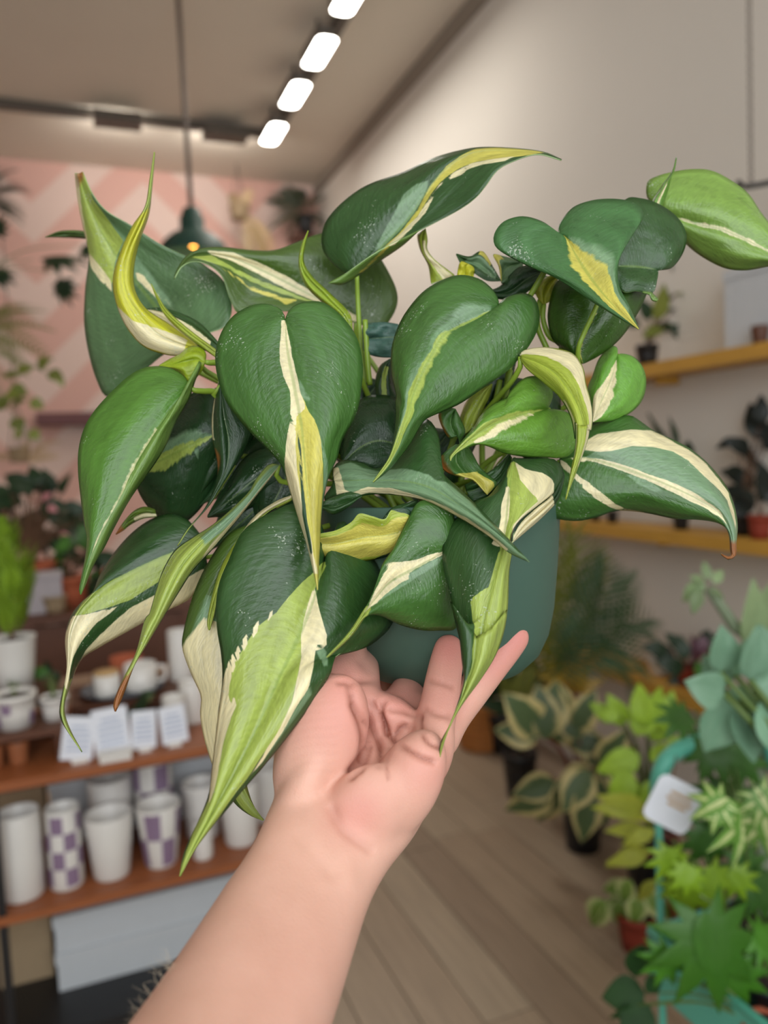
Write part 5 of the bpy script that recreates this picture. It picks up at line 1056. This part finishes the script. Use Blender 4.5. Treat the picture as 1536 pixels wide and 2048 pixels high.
shop_plant('leafy_plant', 'deep green plant with broad leaves behind the cream-banded leaf', [lmD, lmK], scatter(270, 1190, 110, 90, 40, 44, 70, 43), 3.1, (bench(250, 3.1), 0.075, 0.12, M_TERRA), stem_mat=STEM_B, stem_r=0.002, jitter=0.12)
shop_plant('leafy_plant', 'small dark trailing plant hanging off the bench front', lmD, [(105, 1260, -100, 40), (112, 1290, -80, 44), (100, 1310, -110, 36), (125, 1240, -60, 40), (90, 1240, -130, 40), (150, 1230, -100, 30)], 2.85, (bench(110, 3.0), 0.04, 0.06, M_TAN), stem_mat=STEM_G, stem_r=0.0015, jitter=0.03)
P = on(245, 1330, y=2.42); vase(285, 0.040, 0.048, 0.08, 'orange terracotta pot behind the candle jars', y=2.465, z=0.8452, name='flower_pot', cat='flower pot', group='pots', mat=M_TERRA)

# ------------------------------------------------------------------ shelves along the right wall
SX = 1.95
def wall_shelf(z, y0, y1, label):
    o = empty('long_shelf', (SX, y0, z), label, 'shelf', 'pine shelves on the right wall')
    mesh_obj('board', *box(((SX+WX)/2, (y0+y1)/2, z-0.02), (WX-SX, y1-y0, 0.04)), M_PLY, o, smooth=False)
    mesh_obj('front_edge', *box((SX-0.006, (y0+y1)/2, z-0.021), (0.012, y1-y0, 0.046)), M_PLY, o, smooth=False)
    k = y0+0.3
    while k < y1: mesh_obj('bracket', *box(((SX+WX)/2+0.03, k, z-0.055), (0.1, 0.02, 0.03)), M_PLY, o, smooth=False); k += 0.8
    return o
ZU, ZM, ZL = 1.79, 1.187, 0.612
wall_shelf(ZU, 0.4, 3.6, 'golden pine shelf, topmost on the right wall')
wall_shelf(ZM, 0.4, 4.6, 'golden pine shelf, middle one on the right wall')
wall_shelf(ZL, 0.4, 4.6, 'golden pine shelf, lowest on the right wall')
def wp(px, py, z, x=2.03):
    P = on(px, py, x=x); return np.array([x, P[1], z+0.0003])
dW = lambda P: float((np.asarray(P)-CPOS)@AX[2])
lmLong = leaf_data('strap_leaf', blade(0.11, 'lance', 0.5), G_OLIVE); lmDk = leaf_data('dark_strap', blade(0.12, 'lance', 0.5), G_DARK)
P = wp(1294, 700, ZU); d0 = dW(P)
shop_plant('shelf_plant', 'arching olive plant in a black pot on the top shelf', [lmD, OV('olive_leaf', G_OLIVE, 0.3)], [(1310, 640, 70, 70), (1335, 600, 60, 80), (1360, 575, 60, 75), (1375, 540, 75, 60), (1350, 590, 30, 60), (1390, 540, -70, 70), (1340, 640, -30, 60), (1325, 655, 200, 50), (1300, 640, 120, 50), (1355, 560, 110, 50), (1330, 620, 20, 60), (1345, 650, -40, 50), (1310, 655, 0, 50), (1280, 650, 160, 45), (1390, 590, -100, 44)], d0, (P, 0.042, 0.085, M_BLACKPOT), stem_mat=STEM_B, stem_r=0.002, jitter=0.05)
Pb = wp(1500, 690, ZU, 2.06)
o = empty('display_box', Pb, 'pale grey upright box on the top shelf at the picture edge', 'box')
mesh_obj('body', *box(Pb+np.array([0, -0.09, 0.13]), (0.11, 0.28, 0.26)), M_GREY, o, smooth=False)
mesh_obj('lid', *box(Pb+np.array([-0.001, -0.09, 0.245]), (0.116, 0.286, 0.03)), M_GREY, o, smooth=False)
Pb = wp(1520, 672, ZU, 1.985); vase(0, 0.02, 0.026, 0.06, 'small brown cup in front of the grey box', name='cup', cat='cup', group='cups', mat=M_WOODD, y=2.07, z=0).location = Vector(Pb)
P = wp(1492, 1062, ZM); d0 = dW(P)
shop_plant('shelf_plant', 'near-black broad-leaved plant in a black pot on the middle shelf', lmK, [(1500, 990, 170, 70), (1510, 970, 150, 70), (1520, 940, 120, 80), (1525, 880, 100, 90), (1500, 900, 160, 60), (1480, 880, 190, 50), (1530, 900, 60, 80), (1510, 1000, 200, 70), (1520, 850, 90, 60), (1490, 940, 180, 50), (1530, 1000, 100, 80), (1520, 980, 30, 80)], d0, (P+np.array([0, 0.02, 0]), 0.035, 0.07, M_BLACKPOT), stem_mat=STEM_B, stem_r=0.003, jitter=0.05)
P = wp(1520, 1068, ZM, 1.99); shop_plant('shelf_plant', 'red pot with dark leaves at the end of the middle shelf', lmK, [(1520, 1005, 80, 40), (1530, 1005, 40, 40), (1512, 1005, 130, 40)], dW(P), (P, 0.035, 0.075, M_RED), stem_mat=STEM_B, stem_r=0.002, jitter=0.02)
P = wp(1362, 1055, ZM); shop_plant('shelf_plant', 'slim dark upright plant in a small black pot on the middle shelf', lmDk, [(1360, 1010, 92, 190), (1358, 1010, 96, 150), (1362, 1010, 86, 160), (1355, 900, 95, 70), (1362, 1010, 70, 80)], dW(P), (P, 0.03, 0.06, M_BLACKPOT), jitter=0.01, pitch=(-.05, .1))
for px, lb in ((1190, 'small dark pot with a sprout under the wide leaf, left one'), (1225, 'small dark pot with a sprout under the wide leaf, right one')):
    P = wp(px, 1050, ZM); shop_plant('seedling_pot', lb, lmD, [(px, 1010, 80, 36), (px+6, 1012, 40, 30), (px-6, 1012, 140, 30)], dW(P), (P, 0.024, 0.05, M_BLACKPOT), jitter=0.01, group='seedling pots on the middle shelf')
P = wp(1378, 1400, ZL); shop_plant('shelf_plant', 'purple-leaved plant in a dark red pot on the lowest shelf', [lmP, lmD], [(1370, 1340, 160, 60), (1350, 1320, 150, 60), (1335, 1300, 170, 50), (1370, 1320, 100, 50), (1400, 1300, 60, 60), (1420, 1290, 20, 60), (1440, 1300, -30, 50), (1390, 1330, 90, 60), (1380, 1350, 200, 50), (1365, 1300, 130, 46), (1410, 1310, 100, 40)], dW(P), (P, 0.04, 0.075, M_RED), stem_mat=STEM_R, stem_r=0.002, jitter=0.05)
P = wp(1412, 1412, ZL, 1.985); shop_plant('shelf_plant', 'small green plant in an orange terracotta pot on the lowest shelf', lmS, [(1420, 1360, 80, 40), (1412, 1360, 120, 40), (1430, 1360, 40, 40), (1425, 1340, 90, 50)], dW(P), (P, 0.036, 0.055, M_TERRA), stem_mat=STEM_G, stem_r=0.002, jitter=0.03)
P = wp(1320, 1350, ZL, 2.05); vase(0, 0.035, 0.045, 0.06, 'pale ceramic bowl on the lowest shelf beside the palm', name='bowl', cat='bowl', group='bowls', y=2.07, z=0).location = Vector(P)
# chain from the ceiling with a dark hanging planter
ct = on(1497, 0, x=1.90); cb = on(1503, 372, x=1.90); cx_, cy_ = 1.90, (ct[1]+cb[1])/2
o = empty('hanging_planter', (cx_, cy_, cb[2]), 'dark hanging planter on a thin chain at the right edge', 'planter')
lk = None; z = cb[2]+0.012; k = 0
while z < CZ-0.01:
    if lk is None:
        P_ = [(0.0065*math.cos(a), 0, 0.013*math.sin(a)) for a in np.linspace(0, 2*math.pi, 13)]
        lv, lf = tube(P_, 0.0018, 5, sp=False, cap=False); lk = bpy.data.meshes.new('chain_link'); lk.from_pydata(lv.tolist(), [], lf); lk.materials.append(M_CORD)
    place('chain_link', lk, (0, 0, z-cb[2]), (0, 0, (k % 2)*math.pi/2), 1.0, o); z += 0.0215; k += 1
mesh_obj('hook', *tube([np.array([cx_-0.07, cy_-0.02, cb[2]-0.002]), np.array([cx_, cy_, cb[2]]), np.array([cx_+0.12, cy_-0.16, cb[2]+0.004])], 0.008, 8), M_BLACK, o)
mesh_obj('bowl', *lathe(np.array([cx_+0.1, cy_-0.26, cb[2]-0.10]), [(0, 0), (0.06, 0.01), (0.1, 0.05), (0.11, 0.1), (0.105, 0.1), (0.09, 0.05), (0, 0.03)], 24, caps=False), M_BLACK, o)

# ------------------------------------------------------------------ plants on the floor at the right
def fl(px, py): P = on(px, py, z=0.0); return np.array([P[0], P[1], 0.0003])
lmPalm = leaf_data('palm_frond', frond(18, 0.035, 0.42, 0.75, 0.35), G_PALM); lmPalm2 = leaf_data('palm_frond_olive', frond(16, 0.04, 0.42, 0.8, 0.4), gleaf('olive_palm', (96, 104, 34)))
lmV = OV('cream_edged_leaf', G_VAR, 0.34, 0.2); lmL = leaf_data('lime_leaf', blade(0.3, 'ovate', 0.3), G_LIME); lmY = leaf_data('yellow_green_leaf', blade(0.24, 'lance', 0.35), G_YELL)
P = fl(1042, 1592)
shop_plant('areca_palm', 'feathery palm in a black pot behind the held pot', [lmPalm, lmPalm2], [(1090, 1340, 75, 260, lmPalm2), (1110, 1330, 55, 250, lmPalm), (1120, 1340, 40, 220, lmPalm), (1100, 1320, 85, 260, lmPalm2), (1080, 1350, 100, 260, lmPalm2), (1130, 1330, 62, 230, lmPalm), (1100, 1300, 68, 230, lmPalm2), (1180, 1260, 15, 130, lmPalm), (1170, 1230, 30, 130, lmPalm), (1060, 1340, 120, 220, lmPalm2), (1110, 1350, 20, 190, lmPalm), (1140, 1290, 0, 170, lmPalm), (1180, 1330, -10, 120, lmPalm), (1120, 1330, 95, 220, lmPalm2)], 2.68, (P, 0.075, 0.20, M_BLACKPOT), stem_mat=STEM_G, stem_r=0.004, leafname='frond', jitter=0.12)
P = fl(1166, 1694)
shop_plant('variegated_ficus', 'rubber plant with cream-edged leaves in a black pot on the floor', lmV, [(1085, 1470, 130, 120), (1090, 1470, 75, 110), (1080, 1470, 175, 90), (1100, 1480, 45, 90), (1110, 1560, 200, 90), (1120, 1560, 250, 110), (1105, 1580, 215, 110), (1180, 1540, 230, 100), (1190, 1545, 190, 90), (1200, 1530, 60, 90), (1205, 1530, 20, 90), (1195, 1535, -20, 90), (1190, 1560, -70, 110), (1175, 1570, 265, 110), (1205, 1540, 110, 90), (1160, 1480, 120, 80), (1150, 1460, 70, 90), (1140, 1490, 10, 80), (1180, 1500, 150, 70), (1130, 1440, 100, 80), (1170, 1540, 290, 100), (1095, 1480, 100, 110), (1215, 1530, -40, 80)], 2.62, (P, 0.075, 0.185, M_BLACKPOT, 0.82), stem_mat=STEM_R, stem_r=0.004, jitter=0.1, up=0.2)
shop_plant('golden_croton', 'yellow-leaved plant between the palm and the rubber plant', [leaf_data('golden_leaf', blade(0.26, 'ovate', 0.2), gleaf('croton_gold', (170, 142, 56)))], [(1140, 1380, 150, 70), (1145, 1375, 110, 80), (1150, 1380, 75, 70), (1140, 1385, 175, 70), (1155, 1385, 40, 60), (1145, 1380, 130, 90), (1130, 1360, 160, 60), (1150, 1390, 95, 80)], 2.85, (np.array([1.78, 2.45, 0.0003]), 0.06, 0.16, M_BLACKPOT), stem_mat=STEM_R, stem_r=0.004, jitter=0.06)
P = fl(962, 1492)
o = empty('woven_basket', P, 'orange-brown woven basket on the floor beside the black pots', 'basket')
mb = simple('woven_rattan', (182, 116, 56), 0.8, 0.35, 30, bump=0.6)
for k in range(9):
    r0 = 0.105+0.012*math.sin(k/8*math.pi); mesh_obj('woven_band', *lathe(P+np.array([0, 0, 0.026*k]), [(r0-0.008, 0.0), (r0+0.004, 0.008), (r0+0.004, 0.018), (r0-0.008, 0.026)], 32, caps=(k == 0)), mb, o)
P = fl(1010, 1470)
shop_plant('leafy_plant', 'dark foliage rising behind the woven basket', [lmD, OV('olive_leaf_b', G_OLIVE, 0.3)], [(1010, 1400, 100, 70), (1000, 1390, 130, 70), (1030, 1400, 70, 80), (1020, 1420, 160, 60), (1040, 1420, 30, 70), (985, 1400, 150, 60), (1030, 1440, 0, 60), (1050, 1390, 80, 90), (1020, 1380, 100, 70), (1070, 1400, 60, 80)], 3.3, (np.array([1.9, 3.3, 0.0003]), 0.08, 0.2, M_BLACKPOT), stem_mat=STEM_B, stem_r=0.003, jitter=0.1)
P = fl(1276, 1896)
shop_plant('syngonium', 'small plant with pale green nodding leaves in a red pot on the floor', OV('pale_leaf', G_PALE, 0.38, 0.45), [(1225, 1795, -100, 80), (1210, 1800, -120, 70), (1262, 1760, -120, 60), (1285, 1800, -60, 80), (1300, 1805, -75, 70), (1275, 1790, -100, 60), (1255, 1770, 200, 50), (1235, 1800, -80, 70), (1290, 1790, -30, 70)], 2.28, (P, 0.062, 0.115, M_RED, 0.75), stem_mat=STEM_G, stem_r=0.002, jitter=0.04)

# ------------------------------------------------------------------ teal cart with plants, lower right
CX0, CX1, CY0, CY1, CZ0 = 0.925, 1.24, 0.45, 1.10, 0.50
o = empty('utility_cart', ((CX0+CX1)/2, (CY0+CY1)/2, 0), 'teal metal utility cart crowded with plants at the lower right', 'cart')
def tray(z, h):
    b = [box(((CX0+CX1)/2, (CY0+CY1)/2, z+0.005), (CX1-CX0, CY1-CY0, 0.01))]
    for xx in (CX0, CX1): b.append(box((xx, (CY0+CY1)/2, z+h/2), (0.006, CY1-CY0, h)))
    for yy in (CY0, CY1): b.append(box(((CX0+CX1)/2, yy, z+h/2), (CX1-CX0, 0.006, h)))
    return merge(b)
for z in (CZ0, 0.16): mesh_obj('tray', *tray(z, 0.10), M_TEAL, o, smooth=False)
for xx in (CX0, CX1): mesh_obj('rim', *tube([np.array([xx, CY0, CZ0+0.102]), np.array([xx, CY1, CZ0+0.102])], 0.008, 8, sp=False), M_TEAL, o)
for yy in (CY0, CY1): mesh_obj('rim', *tube([np.array([CX0, yy, CZ0+0.102]), np.array([CX1, yy, CZ0+0.102])], 0.008, 8, sp=False), M_TEAL, o)
for xx in (CX0+0.014, CX1-0.014):
    for yy in (CY0+0.014, CY1-0.014):
        mesh_obj('post', *tube([np.array([xx, yy, 0.06]), np.array([xx, yy, 0.86 if yy > 0.8 else 0.62])], 0.007, 10, sp=False), M_TEAL, o)
        mesh_obj('wheel', *tube([np.array([xx-0.012, yy, 0.03]), np.array([xx+0.012, yy, 0.03])], 0.03, 18, sp=False), M_BLACK, o)
yh = CY1-0.014
mesh_obj('handle', *tube([np.array([CX0+0.014, yh, 0.86]), np.array([CX0+0.018, yh, 0.90]), np.array([CX0+0.04, yh, 0.93]), np.array([CX0+0.09, yh, 0.945]), np.array([CX1-0.09, yh, 0.945]), np.array([CX1-0.04, yh, 0.93]), np.array([CX1-0.014, yh, 0.86])], 0.0155, 12, 40), M_TEAL, o)
# hanging price tag
c = at(1346, 1608, 1.30); tl = Matrix((AX[0].tolist(), AX[1].tolist(), (-AX[2]).tolist())).transposed()@Matrix.Rotation(math.radians(-27), 3, 'Z')
def plate(w, h, t, r=0.18, n=5):
    P_ = rounded_panel(w, h, 0, r, n); P2 = P_+np.array([0, 0, t]); k = len(P_)
    return np.vstack([P_, P2]), [(i, (i+1) % k, k+(i+1) % k, k+i) for i in range(k)]+[tuple(range(k, 2*k)), tuple(range(k-1, -1, -1))]
T3 = np.array(tl)
o = empty('price_tag', c, 'white rounded tag with brown print tied to the cart handle', 'tag')
v, f = plate(0.082, 0.082, 0.002); cd_ = mesh_obj('card', v@T3.T+c, f, M_CARD, o, smooth=False)
for k, (yy, w) in enumerate(((0.018, 0.040), (0.008, 0.046), (-0.001, 0.034))):
    v, f = plate(w, 0.0055, 0.0006, 0.06); mesh_obj('print_line', (v+np.array([0.006, yy, 0.0022]))@T3.T+c, f, simple('brown_print_%d' % k, (196, 164, 128), 0.7, 0.1), cd_, smooth=False)
mesh_obj('string', *tube([c+T3@np.array([-0.02, 0.04, 0]), at(1350, 1530, 1.33), at(1352, 1510, 1.375)], 0.0012, 6), STEM_B, o)
# plants standing in the cart
lmA = leaf_data('aralia_leaf', palmate(9, 0.15, 290), G_BRIGHT); lmA2 = leaf_data('aralia_leaf_yellow', palmate(8, 0.15, 270), gleaf('yellowish_green', (118, 150, 30))); lmA3 = leaf_data('aralia_leaf_dark', palmate(8, 0.16, 270), G_MID); lmAV = leaf_data('cream_aralia_leaf', palmate(7, 0.16, 260), G_VFAT)
ZC = CZ0+0.0103
def inc(x, y): return np.array([x, y, ZC])
shop_plant('aralia', 'aralia with one wide glossy hand-shaped leaf over the cart rim', [lmA], [(1400, 1790, -80, 250), (1495, 1850, -40, 110), (1450, 1900, -70, 140), (1345, 1880, -110, 110)], 1.24, (inc(1.02, 0.92), 0.055, 0.10, M_BLACKPOT), stem_mat=STEM_G, stem_r=0.004, jitter=0.02, pitch=(-.1, .25), up=0.25)
shop_plant('aralia', 'yellowish hand-leaved aralia above the wide green leaf', [lmA2], [(1412, 1715, -80, 120), (1390, 1720, -120, 90), (1450, 1730, -50, 90), (1385, 1760, -100, 90), (1345, 1680, -100, 100), (1350, 1740, -80, 90)], 1.34, (inc(1.04, 1.03), 0.045, 0.10, M_BLACKPOT), stem_mat=STEM_G, stem_r=0.003, jitter=0.03, pitch=(-.1, .3), up=0.25)
shop_plant('variegated_aralia', 'aralia with cream and pale green hand-shaped leaves at the right edge', [lmAV], [(1490, 1580, -95, 170), (1500, 1560, -60, 120), (1470, 1590, -150, 110), (1520, 1590, -80, 150)], 1.20, (inc(1.13, 0.90), 0.055, 0.11, M_BLACKPOT), stem_mat=STEM_G, stem_r=0.004, jitter=0.03, pitch=(-.1, .3), up=0.2)
shop_plant('aralia', 'dark green aralia behind the tag and the cart handle', [lmA3], [(1400, 1440, -60, 130), (1430, 1450, -100, 130), (1390, 1420, 200, 100), (1460, 1480, -70, 120), (1450, 1540, -90, 140), (1400, 1620, -60, 120), (1420, 1640, -100, 120), (1480, 1690, -80, 130), (1500, 1740, -60, 120)], 1.45, (inc(1.12, 1.035), 0.05, 0.11, M_BLACKPOT), stem_mat=STEM_G, stem_r=0.003, jitter=0.05, pitch=(-.1, .4))
shop_plant('trailing_plant', 'dark round leaves trailing over the left cart rim at the bottom', [OV('round_dark_leaf', gleaf('deep_green_round', (34, 66, 26), rough=0.7), 0.42, 0.2)], [(1285, 1890, -95, 80), (1290, 1985, 190, 85), (1300, 2010, 215, 85), (1296, 1950, -60, 50), (1270, 2010, 225, 60)], 1.30, (inc(0.955, 0.86), 0.04, 0.07, M_TERRA), stem_mat=STEM_G, stem_r=0.002, jitter=0.02, up=0.25)
# lime philodendron and blue-green succulent on a stand beside the cart
P = np.array([1.66, 1.96, 0.0003])
shop_plant('lime_philodendron', 'lime green leafy plant standing behind the cart handle', [lmL], [(1235, 1440, 150, 60), (1250, 1450, 120, 70), (1270, 1470, 60, 90), (1290, 1450, 100, 80), (1300, 1480, 40, 80), (1320, 1460, 75, 80), (1280, 1510, 200, 90), (1260, 1540, -120, 90), (1300, 1520, 30, 70), (1270, 1560, -100, 90), (1330, 1500, 10, 70), (1300, 1430, 60, 60), (1240, 1430, 180, 44), (1310, 1540, -60, 60), (1295, 1560, -80, 70)], 1.95, (P, 0.085, 0.22, M_BLACKPOT), stem_mat=STEM_G, stem_r=0.004, jitter=0.08)
shop_plant('dracaena', 'plant with yellow-green strap leaves on red stems left of the tag', [lmY], [(1290, 1615, 180, 100), (1290, 1610, 172, 90), (1295, 1660, 175, 80), (1300, 1700, 190, 90), (1295, 1712, 186, 80), (1310, 1660, 200, 70), (1320, 1640, 165, 60), (1310, 1760, 230, 60)], 1.85, (np.array([1.58, 1.68, 0.0003]), 0.07, 0.18, M_RED), stem_mat=STEM_R, stem_r=0.004, jitter=0.03, pitch=(-.1, .2))
P = inc(1.17, 0.77)
shop_plant('succulent', 'tall succulent with big blue-green rounded leaves at the right edge', [leaf_data('blue_round_leaf', blade(0.42, 'ovate', 0.1, 0.2), G_BLUE)], [(1440, 1345, 85, 95), (1470, 1350, 60, 90), (1460, 1400, -110, 120), (1480, 1400, -80, 120), (1500, 1390, -40, 110), (1450, 1390, 160, 90), (1510, 1380, 30, 90), (1500, 1360, 80, 110), (1525, 1400, -70, 120), (1450, 1380, 120, 80), (1530, 1340, 90, 90), (1490, 1370, -100, 100)], 1.22, (P, 0.05, 0.12, M_TERRA), stem_mat=STEM_G, stem_r=0.007, jitter=0.04, pitch=(-.1, .4), up=0.15)
o = shop_plant('leaning_kalanchoe', 'leaning grey-green stalk with a tuft of leaves against the wall', [OV('sage_leaf', G_SAGE, 0.28)], [(1412, 1170, 200, 40), (1405, 1160, 235, 60), (1415, 1160, 90, 40), (1425, 1165, 40, 40), (1410, 1165, 150, 36), (1420, 1180, -20, 36), (1400, 1180, 245, 50), (1495, 1290, 80, 130), (1500, 1280, 60, 120), (1480, 1300, 150, 60)], 1.6, (inc(1.13, 1.03), 0.03, 0.06, M_TERRA), jitter=0.02)
mesh_obj('stem', *tube([inc(1.13, 1.03)+np.array([0, 0, 0.05]), at(1510, 1330, 1.6), at(1470, 1255, 1.6), at(1418, 1178, 1.6)], [0.014, 0.014, 0.013, 0.010], 10), simple('sage_stem', (126, 140, 112), 0.6, 0.1), o)
# clear plastic cup in the cart
def clear_mat():
    mt, nt, b = new_mat('clear_plastic'); b.inputs['Base Color'].default_value = (0.92, 0.95, 0.96, 1); b.inputs['Transmission Weight'].default_value = 0.75; b.inputs['Roughness'].default_value = 0.15; b.inputs['IOR'].default_value = 1.3
    return mt
P = inc(1.00, 0.80)
o = empty('plastic_cup', P, 'clear plastic cup standing in the cart tray', 'cup')
mesh_obj('body', *lathe(P, [(0, 0), (0.030, 0), (0.034, 0.03), (0.039, 0.075), (0.042, 0.078), (0.042, 0.081), (0.037, 0.079), (0.032, 0.03), (0.028, 0.004), (0, 0.004)], 28, caps=False), clear_mat(), o)
